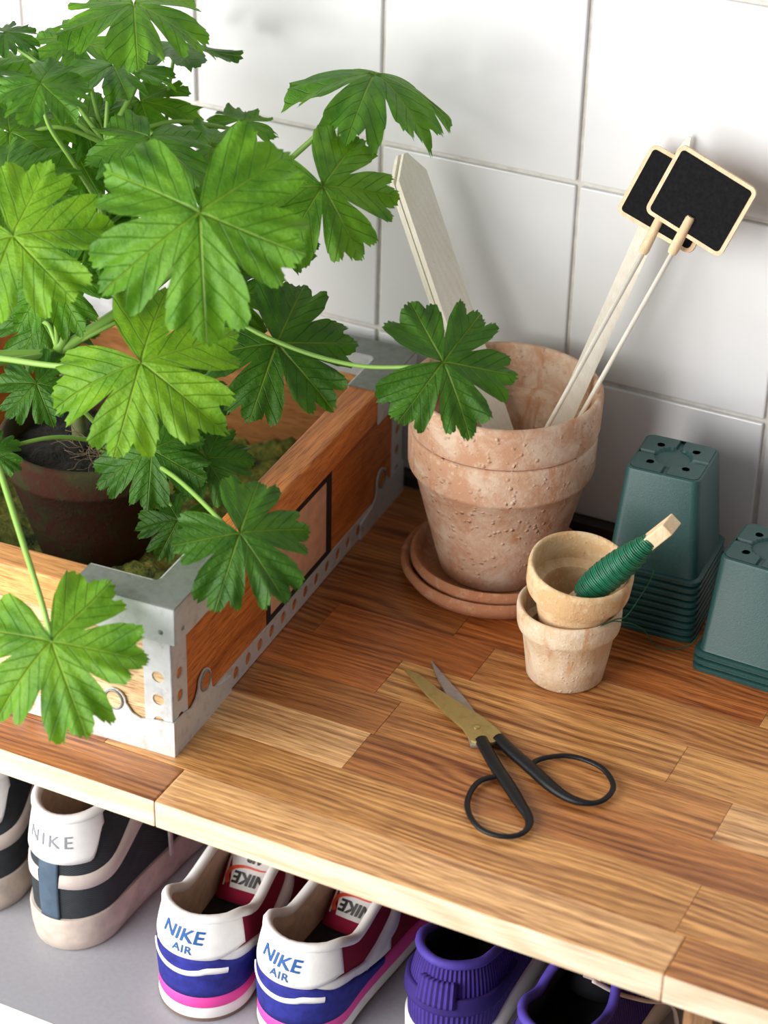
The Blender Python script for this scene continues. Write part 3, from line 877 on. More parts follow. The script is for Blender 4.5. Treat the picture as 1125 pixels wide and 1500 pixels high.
def leaf(R, C, n, tip, seed, tint, cup=0.16, ruffle=0.05, petiole=None, pr=0.0016, bends=None, mdl=20):
    rng = random.Random(seed)
    C = Vector(C); n = Vector(n).normalized(); x = Vector(tip); x = (x - n * x.dot(n)).normalized(); y = n.cross(x)
    cent = [0, 60, -60, 122, -122]; leng = [1.0, 0.98, 0.98, 0.92, 0.92]; NL = 5
    order = sorted(range(NL), key=lambda i: cent[i])
    cs = [cent[i] + rng.uniform(-4, 4) for i in order]; ls = [leng[i] * rng.uniform(0.93, 1.06) for i in order]
    bounds = [-171.0] + [(a + b) / 2 for a, b in zip(cs[:-1], cs[1:])] + [171.0]
    dep = [0.16] + [rng.uniform(0.40, 0.68) for _ in range(NL - 1)] + [0.16]
    bend = [rng.uniform(-0.22, 0.10) for _ in range(NL)]
    if bends:
        for i, b in bends.items(): bend[i] = b
    ph = rng.uniform(0, 6.28); ph2 = rng.uniform(0, 6.28)
    K, Mr = 52, 14
    V, F, UV = [C.copy()], [], []
    cols = []; lob = []
    for li in range(NL):
        a, b = bounds[li], bounds[li + 1]
        for k in range(K if li < NL - 1 else K + 1):
            phi = a + (b - a) * k / K
            cols.append((phi, li, k / K)); lob.append(li)
    tooth_ph = rng.uniform(0, 1)
    def rout(phi, li):
        a, b = bounds[li], bounds[li + 1]; c = cs[li]
        D = (phi - c) / (b - c) if phi >= c else (phi - c) / (c - a)
        D = max(-1, min(1, D))
        env = ls[li] * (1 - 0.13 * D * D)
        env *= 1 + 0.035 * math.cos(2 * math.pi * D / 0.62) - 0.085 * math.exp(-((abs(D) - 0.33) / 0.055) ** 2) - 0.05 * math.exp(-((abs(D) - 0.80) / 0.05) ** 2)
        tt = (D * 11.5 + tooth_ph) % 1.0
        env *= 1 + 0.046 * (abs(tt - 0.5) * 2 - 0.5) + 0.012 * math.sin(phi * 1.7 + ph)
        da, db = phi - a, b - phi
        f = 1 - (1 - dep[li]) * math.exp(-(da / (3.2 if li else 7.0)) ** 1.5) - (1 - dep[li + 1]) * math.exp(-(db / (3.2 if li < NL - 1 else 7.0)) ** 1.5)
        return env * max(0.10, f), D
    info = []
    for (phi, li, kk) in cols:
        r, D = rout(phi, li); info.append((math.radians(phi), r, li, D))
    def bend_at(phi):
        # smooth blend of the lobes' bends
        w = s = 0.0
        for i in range(NL):
            q = math.exp(-((math.degrees(phi) - cs[i]) / 25.0) ** 2) + 1e-6
            w += q; s += q * bend[i]
        return s / w
    for m in range(1, Mr + 1):
        rho = (m / Mr) ** 0.9
        for (phi, r, li, D) in info:
            rr = rho * r
            pleat = 0.105 * rr * (abs(D) ** 1.3 - 0.35) * (1 - 0.35 * rr)
            z = -cup * rr * rr + pleat + bend_at(phi) * rr ** 2.2 + ruffle * rr ** 3 * math.sin(phi * 9 + ph) + 0.5 * ruffle * rr ** 3 * math.sin(phi * 23 + ph2) + 0.035 * (1 - rr) ** 3
            V.append(C + (x * (rr * math.cos(phi)) + y * (rr * math.sin(phi)) + n * z) * R)
    nc = len(info)
    def uv(ci, rr, li):
        d = info[ci][0] - math.radians(cs[li])
        return (rr * math.cos(d), rr * math.sin(d))
    for i in range(nc - 1):
        li = cols[i][1]
        F.append([0, 1 + i, 2 + i]); UV += [(0, 0), uv(i, info[i][1] * (1 / Mr) ** 0.9, li), uv(i + 1, info[i + 1][1] * (1 / Mr) ** 0.9, li)]
        for m in range(Mr - 1):
            a = 1 + m * nc + i; b = a + nc
            r0, r1 = ((m + 1) / Mr) ** 0.9, ((m + 2) / Mr) ** 0.9
            F.append([a, b, b + 1, a + 1])
            UV += [uv(i, info[i][1] * r0, li), uv(i, info[i][1] * r1, li), uv(i + 1, info[i + 1][1] * r1, li), uv(i + 1, info[i + 1][1] * r0, li)]
    # build without normal flipping so the loop order keeps its UVs
    org = C
    me = bpy.data.meshes.new('leaf'); me.from_pydata([v - org for v in V], [], F)
    lay = me.uv_layers.new(name='UVMap'); lay.data.foreach_set('uv', [c for q in UV for c in q])
    me.polygons.foreach_set('use_smooth', [True] * len(me.polygons))
    me.materials.append(MAT['leaf'])
    o = bpy.data.objects.new('leaf', me); col.objects.link(o)
    o.parent = plant; o.location = org - wl(plant); WL[o.name] = org
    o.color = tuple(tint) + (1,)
    if petiole:
        pts = [Vector(p) for p in petiole]
        end = C - n * (0.02 * R)
        pts = pts + [C - n * (0.16 * R) - x * 0.10 * R, end] if len(pts) < 3 else pts + [end]
        path = smooth_path(pts, 7); k = len(path)
        mk('petiole', *tube_vf(path, [pr * (1.25 - 0.35 * i / (k - 1)) for i in range(k)], 8), MAT['stem'], o)
    return o

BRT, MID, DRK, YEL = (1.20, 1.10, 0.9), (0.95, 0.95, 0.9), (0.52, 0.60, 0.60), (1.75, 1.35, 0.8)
LEAVES = [
    (1, (-0.174,-0.309,0.233), (0.17,-0.60,0.78), (0.92,-0.19,-0.34), 0.0646),
    (2, (-0.136,-0.298,0.338), (0.30,-0.63,0.72), (0.42,-0.59,-0.69), 0.0724),
    (3, (-0.113,-0.184,0.317), (0.38,-0.58,0.72), (0.71,-0.31,-0.63), 0.0512),
    (4, (-0.124,-0.090,0.358), (0.09,0.11,0.99), (0.94,-0.34,-0.05), 0.0603),
    (5, (-0.017,-0.201,0.223), (0.33,-0.47,0.82), (0.90,0.41,-0.12), 0.0499),
    (6, (-0.087,-0.341,0.151), (0.31,-0.43,0.85), (0.86,-0.25,-0.44), 0.0471),
    (7, (-0.157,-0.447,0.112), (0.15,-0.56,0.82), (0.63,-0.58,-0.51), 0.0566),
    (8, (-0.149,-0.180,0.194), (0.33,-0.47,0.82), (0.85,-0.24,-0.47), 0.0586),
    (9, (-0.224,-0.210,0.337), (0.07,-0.20,0.98), (0.32,-0.93,-0.21), 0.0437),
    (10, (-0.212,-0.155,0.314), (0.15,-0.11,0.98), (0.59,0.80,0.01), 0.0474),
    (11, (-0.254,-0.323,0.307), (0.09,-0.67,0.74), (0.85,-0.33,-0.40), 0.0607),
    (12, (-0.300,-0.263,0.313), (0.06,-0.38,0.92), (0.99,-0.06,-0.09), 0.0502),
    (13, (-0.290,-0.233,0.369), (0.15,-0.34,0.93), (0.91,-0.31,-0.26), 0.0338),
    (14, (-0.275,-0.143,0.396), (0.02,-0.10,1.00), (0.52,-0.85,-0.10), 0.0530),
    (15, (-0.293,-0.143,0.351), (-0.03,0.00,1.00), (0.74,-0.68,0.02), 0.0421),
    (16, (-0.284,-0.077,0.347), (-0.03,0.24,0.97), (0.38,0.90,-0.21), 0.0492),
    (17, (-0.358,-0.173,0.372), (0.02,-0.10,1.00), (1.00,0.09,-0.02), 0.0236),
    (18, (-0.333,-0.210,0.319), (0.09,-0.22,0.97), (1.00,0.06,-0.07), 0.0452),
    (19, (-0.287,-0.263,0.168), (0.24,-0.52,0.82), (0.67,-0.52,-0.52), 0.0302),
    (20, (-0.286,-0.319,0.144), (0.24,-0.52,0.82), (0.96,-0.00,-0.28), 0.0202),
    (21, (-0.192,-0.272,0.147), (0.26,-0.56,0.79), (0.32,-0.72,-0.62), 0.0395),
    (22, (-0.163,-0.251,0.138), (0.33,-0.47,0.82), (0.80,-0.32,-0.51), 0.0316),
    (23, (-0.179,-0.263,0.092), (0.22,-0.48,0.85), (-0.04,-0.87,-0.49), 0.0302),
    (24, (-0.286,-0.122,0.320), (0.06,-0.16,0.99), (0.73,-0.67,-0.15), 0.0420),
    (25, (-0.307,-0.173,0.297), (0.09,-0.22,0.97), (0.76,-0.62,-0.21), 0.0405),
    (26, (-0.282,-0.189,0.256), (0.19,-0.43,0.88), (0.57,-0.68,-0.46), 0.0438),
    (27, (-0.315,-0.213,0.186), (0.24,-0.52,0.82), (0.77,-0.42,-0.48), 0.0376),
    (28, (-0.370,-0.195,0.348), (0.09,-0.22,0.97), (0.99,-0.06,-0.10), 0.0432),
    (29, (-0.202,-0.156,0.210), (0.24,-0.52,0.82), (0.75,-0.44,-0.49), 0.0420),
    (30, (-0.314,-0.153,0.313), (0.09,-0.22,0.97), (0.68,-0.70,-0.22), 0.0371),
    (31, (-0.239,-0.158,0.290), (0.24,-0.30,0.93), (0.97,0.13,-0.20), 0.0435),
    (32, (-0.281,-0.170,0.264), (0.19,-0.43,0.88), (0.77,-0.49,-0.41), 0.0417),
    (33, (-0.290,-0.234,0.234), (0.10,-0.47,0.87), (0.78,-0.51,-0.37), 0.0409),
    (34, (-0.199,-0.107,0.242), (0.28,-0.39,0.88), (0.95,-0.01,-0.31), 0.0402),
    (35, (-0.215,-0.205,0.147), (0.24,-0.52,0.82), (0.85,-0.30,-0.43), 0.0420),
    (36, (-0.227,-0.090,0.306), (0.11,-0.05,0.99), (0.31,0.95,0.01), 0.0282),
    (37, (-0.361,-0.162,0.334), (0.15,-0.34,0.93), (0.91,-0.31,-0.26), 0.0371),
    (38, (-0.342,-0.114,0.351), (0.09,-0.22,0.97), (-0.49,-0.86,-0.15), 0.0352),
]
PET = {
    1: [N1, (-0.3324, -0.2847, 0.1884), (-0.2806, -0.3100, 0.2103), (-0.2273, -0.3147, 0.2200)],
    5: [N4, (-0.1900, -0.1750, 0.2060), (-0.1377, -0.1863, 0.1990), (-0.0785, -0.2027, 0.2067), (-0.0351, -0.2016, 0.2161)],
    7: [N1, (-0.3045, -0.3116, 0.1900), (-0.2470, -0.3643, 0.1635), (-0.2015, -0.4071, 0.1448), (-0.1727, -0.4321, 0.1257)],
    4: [N4, (-0.2086, -0.1426, 0.2536), (-0.1896, -0.1288, 0.2798), (-0.1439, -0.0980, 0.3317)],
    16: [N2, (-0.2660, -0.1314, 0.2724), (-0.2770, -0.1016, 0.3149)],
    13: [N2, (-0.2601, -0.2142, 0.2802), (-0.2759, -0.2234, 0.3163), (-0.2849, -0.2348, 0.3444)],
    14: [N3, (-0.2764, -0.1410, 0.3427), (-0.2748, -0.1457, 0.3730)],
}
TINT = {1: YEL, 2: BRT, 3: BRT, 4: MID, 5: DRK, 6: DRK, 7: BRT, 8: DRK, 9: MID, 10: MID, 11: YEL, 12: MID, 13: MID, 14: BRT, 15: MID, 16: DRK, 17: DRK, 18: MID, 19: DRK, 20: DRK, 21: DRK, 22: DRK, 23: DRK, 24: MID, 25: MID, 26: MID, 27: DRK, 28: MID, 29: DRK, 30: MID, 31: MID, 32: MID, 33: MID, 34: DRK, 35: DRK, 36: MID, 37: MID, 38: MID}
CUP = {2: 0.10, 4: 0.42, 14: 0.26, 16: 0.05, 10: 0.22, 9: 0.20, 15: 0.25}
for (i, c, n, t, R) in LEAVES:
    C = Vector(c)
    if i in PET: pt = PET[i]
    else:
        nodes = [N1, N2, N3, N4, N5]
        ok = [q for q in nodes if q.z < C.z + 0.005] or [N5]
        q = min(ok, key=lambda p: (p - C).length)
        pt = [q, q.lerp(C, 0.5) + Vector((0, 0, 0.008))]
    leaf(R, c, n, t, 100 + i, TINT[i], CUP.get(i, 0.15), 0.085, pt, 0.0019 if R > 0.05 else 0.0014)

# ------------------------------------------------------------------ shoes
def smoothstep(a, b, x):
    t = max(0.0, min(1.0, (x - a) / (b - a))); return t * t * (3 - 2 * t)

class Shoe:
    """heel at the origin, toe along local +y; S(t, v) runs round the upper: t = 0 heel, +-1 toe, v = 0 sole line, 1 top line"""
    def __init__(s, L, wt, top, z0, kx, lean, opening):
        s.L, s.wt, s.top, s.z0, s.kx, s.lean, s.op = L, wt, top, z0, kx, lean, opening
        ss = [0.5 - 0.5 * math.cos(math.pi * i / 160) for i in range(161)]
        pts = [(s.hw(q), q * L) for q in ss]
        acc = [0.0]
        for a, b in zip(pts[:-1], pts[1:]): acc.append(acc[-1] + math.hypot(b[0] - a[0], b[1] - a[1]))
        s.per = acc[-1]; s.tab = []
        N = 200; j = 0
        for k in range(N + 1):
            d = s.per * k / N
            while j < len(acc) - 2 and acc[j + 1] < d: j += 1
            f = (d - acc[j]) / max(1e-9, acc[j + 1] - acc[j])
            s.tab.append((pts[j][0] + (pts[j + 1][0] - pts[j][0]) * f, pts[j][1] + (pts[j + 1][1] - pts[j][1]) * f))
    def hw(s, q):
        q = max(0.0, min(1.0, q))
        ch = math.sqrt(max(0, 1 - (1 - min(q / 0.15, 1)) ** 2)); ct = math.sqrt(max(0, 1 - (1 - min((1 - q) / 0.24, 1)) ** 2))
        return lerp_table(s.wt, q) * ch * ct
    def base(s, t):
        a = min(1.0, abs(t)) * 200; i = min(199, int(a)); f = a - i
        x = s.tab[i][0] + (s.tab[i + 1][0] - s.tab[i][0]) * f; y = s.tab[i][1] + (s.tab[i + 1][1] - s.tab[i][1]) * f
        return (x if t >= 0 else -x), y
    def n2(s, t):
        e = 0.004
        a, b = s.base(max(-1, t - e)), s.base(min(1, t + e))
        if t - e < -1 or t + e > 1: return Vector((0, 1, 0))
        d = Vector((b[0] - a[0], b[1] - a[1], 0))
        return Vector((d.y, -d.x, 0)).normalized()
    def P(s, t, v):
        bx, by = s.base(t); q = by / s.L
        k = lerp_table(s.kx, q); tz = lerp_table(s.top, q)
        ty = by + lerp_table(s.lean, q)
        w = smoothstep(s.op - 0.06, s.op + 0.10, q)
        e1 = (1 - w) * v + w * (1 - math.cos(v * math.pi / 2)); e2 = (1 - w) * v + w * math.sin(v * math.pi / 2)
        p = Vector((bx + (bx * k - bx) * e1, by + (ty - by) * e1, s.z0 + (tz - s.z0) * e2))
        return p + s.n2(t) * (0.0030 * math.sin(math.pi * min(1, v * 1.05)) * (1 - w))
    def S(s, t, v, off=0.0):
        p = s.P(t, v)
        if off:
            e = 0.004
            du = s.P(min(1, t + e), v) - s.P(max(-1, t - e), v); dv = s.P(t, min(1, v + 0.02)) - s.P(t, max(0, v - 0.02))
            n = du.cross(dv)
            if n.length < 1e-12: n = s.n2(t)
            n.normalize()
            if n.dot(s.n2(t)) < 0 and n.z < 0.3: n = -n
            p = p + n * off
        return p
    def upper(s, T, n=56, m=14, off=0.0, v0=0.0):
        V, F, U = [], [], []
        for j in range(m + 1):
            for i in range(2 * n + 1):
                t = -1 + i / n; v = v0 + (1 - v0) * j / m
                V.append(T(s.S(t, v, off)))
        w = 2 * n + 1
        for j in range(m):
            for i in range(2 * n):
                a = j * w + i; F.append([a, a + 1, a + w + 1, a + w])
                for (ii, jj) in ((i, j), (i + 1, j), (i + 1, j + 1), (i, j + 1)):
                    U.append(((-1 + ii / n) * s.per, (v0 + (1 - v0) * jj / m) * 0.1))
        return V, F, U
    def panel(s, T, t0, t1, vlo, vhi, off, n=40, m=8):
        V, F = [], []
        for j in range(-1, m + 2):
            jj = max(0, min(m, j))
            for i in range(-1, n + 2):
                ii = max(0, min(n, i))
                t = t0 + (t1 - t0) * ii / n
                a = vlo(t) if callable(vlo) else vlo; b = vhi(t) if callable(vhi) else vhi
                o = off if (0 <= j <= m and 0 <= i <= n) else 0.0
                V.append(T(s.S(t, a + (b - a) * jj / m, o)))
        w = n + 3
        for j in range(m + 2):
            for i in range(n + 2):
                a = j * w + i; F.append([a, a + 1, a + w + 1, a + w])
        return V, F
    def slab(s, T, levels, n=72):
        """levels: (z, outward offset, heel-to-toe z rise); loft of the foot outline with flat caps"""
        V, F = [], []
        w = 2 * n
        for (z, off) in levels:
            zf = z if callable(z) else (lambda q, z=z: z)
            for i in range(w):
                t = -1 + i / n
                bx, by = s.base(t); nn = s.n2(t)
                V.append(T(Vector((bx + nn.x * off, by + nn.y * off, zf(by / s.L)))))
        for k in range(len(levels) - 1):
            for i in range(w):
                a, b = k * w + i, k * w + (i + 1) % w
                F.append([a, b, b + w, a + w])
        for k, rev in ((0, True), (len(levels) - 1, False)):
            ids = [k * w + i for i in range(w)]
            # strip fill between left and right halves
            for i in range(n - 1):
                l0, l1 = ids[(n - i) % w], ids[(n - i - 1) % w]; r0, r1 = ids[(n + i) % w], ids[(n + i + 1) % w]
                F.append([l0, l1, r1, r0] if l0 != r0 else [l0, l1, r1])
            F.append([ids[1], ids[0], ids[-1]])
        return V, F
    def collar(s, T, tmax, r, n=40):
        pts = [T(s.P(-tmax + 2 * tmax * i / n, 1.0)) for i in range(n + 1)]
        return tube_vf(pts, r, 10)

def text_vf(body, size, shear=0.0, bold=0.0, space=1.0):
    cu = bpy.data.curves.new('t', 'FONT'); cu.body = body; cu.size = size; cu.shear = shear; cu.offset = bold; cu.space_character = space
    cu.align_x = 'CENTER'; cu.align_y = 'CENTER'; cu.resolution_u = 3
    o = bpy.data.objects.new('t', cu); col.objects.link(o)
    bpy.context.view_layer.update()
    me = o.evaluated_get(bpy.context.evaluated_depsgraph_get()).to_mesh()
    bm = bmesh.new(); bm.from_mesh(me)
    bmesh.ops.triangulate(bm, faces=bm.faces)
    for _ in range(3):
        ed = [e for e in bm.edges if e.calc_length() > size * 0.14]
        if not ed: break
        bmesh.ops.subdivide_edges(bm, edges=ed, cuts=1)
        bmesh.ops.triangulate(bm, faces=bm.faces)
    bm.verts.index_update()
    vs = [v.co.copy() for v in bm.verts]; fs = [[v.index for v in f.verts] for f in bm.faces]
    bm.free(); o.to_mesh_clear()
    bpy.data.objects.remove(o); bpy.data.curves.remove(cu)
    return vs, fs

def fabric(name, c, rib=0.0, rib_dir='U', weave=0.0, rough=0.85, var=0.15):
    M = NT(name); M.rough(rough); M.spec(0.25)
    uv = M.add('ShaderNodeUVMap'); sp = M.add('ShaderNodeSeparateXYZ'); M.link(uv.outputs['UV'], sp.inputs[0])
    v = M.coord('Object', add_random=True)
    c2 = M.ramp(M.noise(v, 120, 4), [(0.3, [x * (1 - var) for x in c]), (0.7, [min(1, x * (1 + var)) for x in c])])
    if rib:
        w = M.math('PINGPONG', sp.outputs['X' if rib_dir == 'U' else 'Y'], rib / 2)
        h = M.math('DIVIDE', w, rib / 2)
        M.base(M.mix(M.math('MULTIPLY', M.math('SUBTRACT', 1.0, h), 0.55), c2, [x * 0.25 for x in c]))
        M.bump(h, 0.9, 0.0012)
    elif weave:
        h = M.math('MULTIPLY', M.math('SINE', M.math('MULTIPLY', sp.outputs['X'], 6.28 / weave)), M.math('SINE', M.math('MULTIPLY', sp.outputs['Y'], 6.28 / weave * 1.6)))
        M.base(M.mix(M.math('MULTIPLY_ADD', h, 0.35, 0.35, clamp=True), c2, [x * 0.45 for x in c]))
        M.bump(h, 0.5, 0.0008)
    else:
        M.base(c2); M.bump(M.noise(v, 600, 3), 0.2, 0.0004)
    return M.m

F_ = {
    'grey': fabric('grey_mesh_fabric', (0.046, 0.053, 0.060), weave=0.0030),
    'strip': fabric('blue_grey_canvas', (0.085, 0.125, 0.175), weave=0.0018),
    'white': fabric('white_leather', (0.80, 0.78, 0.76), rough=0.5, var=0.04),
    'cream': fabric('cream_leather', (0.62, 0.53, 0.48), rough=0.6, var=0.06),
    'lining': fabric('beige_lining', (0.55, 0.42, 0.32), rough=0.9),
    'dirty': plain('dirty_rubber', (0.50, 0.42, 0.36), 0.75, noise_amt=0.28, nscale=45),
    'red': fabric('crimson_nylon', (0.36, 0.012, 0.050), weave=0.0016),
    'blue': fabric('blue_suede', (0.022, 0.025, 0.21), rough=0.8, var=0.3),
    'pink': plain('pink_foam', (0.72, 0.055, 0.32), 0.6),
    'offwhite': plain('white_foam', (0.74, 0.72, 0.70), 0.6, noise_amt=0.06),
    'gum': plain('brown_outsole', (0.16, 0.10, 0.075), 0.7),
    'dark': plain('dark_insole', (0.018, 0.016, 0.016), 0.9, noise_amt=0.4, nscale=150),
    'purple': fabric('purple_corduroy', (0.055, 0.030, 0.235), rib=0.0034),
    'purple_piping': fabric('purple_binding', (0.065, 0.042, 0.29), rough=0.65),
    'black_cloth': fabric('black_cloth', (0.010, 0.010, 0.014)),
    'ink_blue': plain('blue_lettering', (0.010, 0.085, 0.30), 0.5),
    'ink_silver': plain('silver_lettering', (0.24, 0.25, 0.28), 0.4),
    'ink_black': plain('black_lettering', (0.012, 0.012, 0.012), 0.5),
    'ink_red': plain('red_print', (0.72, 0.07, 0.02), 0.5),
    'lace': fabric('pale_lace', (0.48, 0.42, 0.42)),
}

def shoe_T(x, y, rot, mirror=False):
    c, s = math.cos(rot), math.sin(rot)
    def T(v):
        vx = -v[0] if mirror else v[0]
        return Vector((x + vx * c - v[1] * s, y + vx * s + v[1] * c, SH + 0.0002 + v[2]))
    return T

def wrap_text(sh, T, body, size, t_c, v_c, off, mat, parent, name, shear=0.0, bold=0.0, tilt=0.0, space=1.0):
    vs, fs = text_vf(body, size, shear, bold, space)
    ct, st = math.cos(tilt), math.sin(tilt)
    hgt = (lerp_table(sh.top, 0.0) - sh.z0)
    out = []
    for p in vs:
        a, b = p.x * ct - p.y * st, p.x * st + p.y * ct
        out.append(T(sh.S(t_c + a / sh.per, v_c + b / hgt, off)))
    return mk(name, out, fs, mat, parent, smooth=False)

def strip_on(sh, T, pts, w, off, mat, parent, name, n=8):
    """raised band following (t, v) points on the upper, half width w metres (number or list)"""
    path = smooth_path([Vector((p[0], p[1], 0)) for p in pts], n); m = len(path)
    hgt = lerp_table(sh.top, 0.1) - sh.z0
    ws = w if isinstance(w, (list, tuple)) else [w] * len(pts)
    V, F = [], []
    for i, p in enumerate(path):
        f = i / (m - 1) * (len(ws) - 1); k = min(len(ws) - 2, int(f)); hw = ws[k] + (ws[k + 1] - ws[k]) * (f - k)
        a, b = path[max(0, i - 1)], path[min(m - 1, i + 1)]
        d = Vector(((b.x - a.x) * sh.per, (b.y - a.y) * hgt, 0)).normalized(); nn = Vector((-d.y, d.x, 0))
        for q, (u, o) in enumerate(((-1.0, 0.0), (-0.9, off), (0.0, off * 1.15), (0.9, off), (1.0, 0.0))):
            V.append(T(sh.S(p.x + nn.x * hw * u / sh.per, max(0, min(1, p.y + nn.y * hw * u / hgt)), o)))
    for i in range(m - 1):
        for q in range(4):
            a = i * 5 + q; F.append([a, a + 1, a + 6, a + 5])
    return mk(name, V, F, mat, parent)

def lining_and_insole(sh, T, root, mat_l, mat_i, tmax, depth=0.55):
    # inner skin from the collar downwards, and the foot bed
    V, F = [], []
    n, m = 56, 8
    for j in range(m + 1):
        for i in range(2 * n + 1):
            t = -1 + i / n; v = 1 - (1 - 0.02) * j / m
            p = sh.P(t, v); nn = sh.n2(t)
            ins = 0.0022 + 0.0035 * math.sin(math.pi * 0.5 * min(1, j / 2.0))
            V.append(T(p - nn * ins if abs(t) < 0.96 else p - Vector((0, 0.004, 0.002))))
    w = 2 * n + 1
    for j in range(m):
        for i in range(2 * n):
            a = j * w + i; F.append([a, a + w, a + w + 1, a + 1])
    mk('lining', V, F, mat_l, root)
    mk('insole', *sh.slab(T, [(sh.z0 + 0.001, -0.004), (sh.z0 + 0.005, -0.005)]), mat_i, root, smooth=False)

def tongue_vf(T, y0, z0, y1, z1, w0, w1, thick=0.005, n=10, curve=0.010, xw=8):
    """padded plate rising from (y0, z0) to (y1, z1)"""
    V, F = [], []
    d = Vector((0, y1 - y0, z1 - z0)); L = d.length; d.normalize(); nr = Vector((0, -d.z, d.y))
    for side in (0, 1):
        for j in range(n + 1):
            f = j / n; w = w0 + (w1 - w0) * f
            if f > 0.85: w *= math.sqrt(max(0.05, 1 - ((f - 0.85) / 0.15) ** 2 * 0.6))
            for i in range(xw + 1):
                u = -1 + 2 * i / xw
                p = Vector((u * w, y0, z0)) + d * (L * f) + nr * (-curve * u * u + (thick * (1 - u ** 4) if side else 0.0))
                V.append(T(p))
    c = (n + 1) * (xw + 1)
    for s_ in (0, 1):
        for j in range(n):
            for i in range(xw):
                a = s_ * c + j * (xw + 1) + i
                F.append([a, a + 1, a + xw + 2, a + xw + 1] if s_ else [a, a + xw + 1, a + xw + 2, a + 1])
    def edge(ids):
        for a, b in zip(ids[:-1], ids[1:]): F.append([a, b, b + c, a + c])
    edge([i for i in range(xw + 1)]); edge([n * (xw + 1) + i for i in range(xw, -1, -1)])
    edge([j * (xw + 1) for j in range(n, -1, -1)]); edge([j * (xw + 1) + xw for j in range(n + 1)])
    T2 = lambda a, b, o: T(Vector((a, y0, z0)) + d * b + nr * (thick * (1 - min(1, abs(a) / ((w0 + w1) / 2)) ** 4) - curve * (a / ((w0 + w1) / 2)) ** 2 + o))
    return V, F, T2

def laces(sh, T, root, mat, y0, y1, n, w, zoff=0.004):
    for k in range(n):
        q = y0 + (y1 - y0) * k / max(1, n - 1)
        z = lerp_table(sh.top, q) + zoff
        pts = [T((-w, q * sh.L - 0.003, z - 0.004)), T((-w * 0.4, q * sh.L, z + 0.001)), T((w * 0.4, q * sh.L + 0.002, z + 0.001)), T((w, q * sh.L + 0.004, z - 0.004))]
        mk('lace', *tube_vf(smooth_path(pts, 4), 0.0024, 8, flat=0.45), mat, root)

# ---- grey high tops
def high_top(x, y, rot, mirror, label):
    T = shoe_T(x, y, rot, mirror)
    sh = Shoe(0.245, [(0, 0.0315), (0.25, 0.0300), (0.5, 0.0325), (0.72, 0.0385), (1, 0.034)],
              [(0, 0.113), (0.10, 0.114), (0.30, 0.134), (0.40, 0.128), (0.55, 0.092), (0.75, 0.062), (1, 0.038)], 0.026,
              [(0, 0.86), (0.28, 0.80), (0.38, 0.60), (0.48, 0.22), (0.58, 0.0), (1, 0.0)], [(0, 0.007), (0.15, 0.004), (0.4, 0.0), (0.8, -0.010), (1, -0.030)], 0.46)
    root = empty('high_top_shoe', (x, y, SH), label, 'shoe', 'grey high top shoes')
    mk('sole', *sh.slab(T, [(0.0, -0.002), (0.0015, 0.0005), (0.012, 0.0022), (0.026, 0.0028), (0.0295, 0.0020), (0.030, -0.003)]), F_['dirty'], root, angle=60)
    V, F, U = sh.upper(T); mk('upper', V, F, F_['grey'], root, uvs=U)
    lining_and_insole(sh, T, root, F_['lining'], F_['dark'], 0.5)
    tab = mk('heel_tab', *sh.panel(T, -0.155, 0.155, lambda t: 0.605 + 0.27 * smoothstep(0.105, 0.155, abs(t)), lambda t: 1.0 - 0.02 * smoothstep(0.10, 0.155, abs(t)), 0.0022, 36, 8), F_['white'], root)
    wrap_text(sh, T, 'NIKE', 0.0135, (0.0 if not mirror else 0.0), 0.80, 0.0028, F_['ink_silver'], tab, 'lettering', space=1.3) if not mirror else wrap_text(sh, lambda v: T((-v[0], v[1], v[2])), 'NIKE', 0.0135, 0.0, 0.80, 0.0028, F_['ink_silver'], tab, 'lettering', space=1.3)
    mk('heel_strip', *sh.panel(T, -0.026, 0.026, 0.03, 0.625, 0.0016, 8, 12), F_['strip'], root)
    for sg in (-1, 1):
        strip_on(sh, T, [(sg * 0.028, 0.43), (sg * 0.12, 0.41), (sg * 0.24, 0.46), (sg * 0.36, 0.60), (sg * 0.46, 0.80)], [0.0056, 0.0062, 0.0075, 0.0085, 0.0060], 0.0014, F_['cream'], root, 'side_stripe')
    mk('collar', *sh.collar(T, 0.42, 0.0036), F_['white'], root)
    V, F, T2 = tongue_vf(T, 0.090, 0.060, 0.098, 0.150, 0.024, 0.026); mk('tongue', V, F, F_['cream'], root)
    laces(sh, T, root, F_['lace'], 0.46, 0.72, 5, 0.018)
    sx = -1 if mirror else 1
    mk('lace_end', *tube_vf([T((sx * 0.026, 0.098, 0.112)), T((sx * 0.0345, 0.100, 0.085)), T((sx * 0.037, 0.099, 0.050)), T((sx * 0.0385, 0.098, 0.030))], 0.0030, 8, flat=0.35, up=Vector((1, 0, 0))), F_['lace'], root)
high_top(-0.2230, -0.3770, -0.02, False, 'grey high top shoe with white heel tab beside the blue and red runners')
high_top(-0.3000, -0.3760, 0.09, True, 'grey high top shoe standing on the far side of its pair')

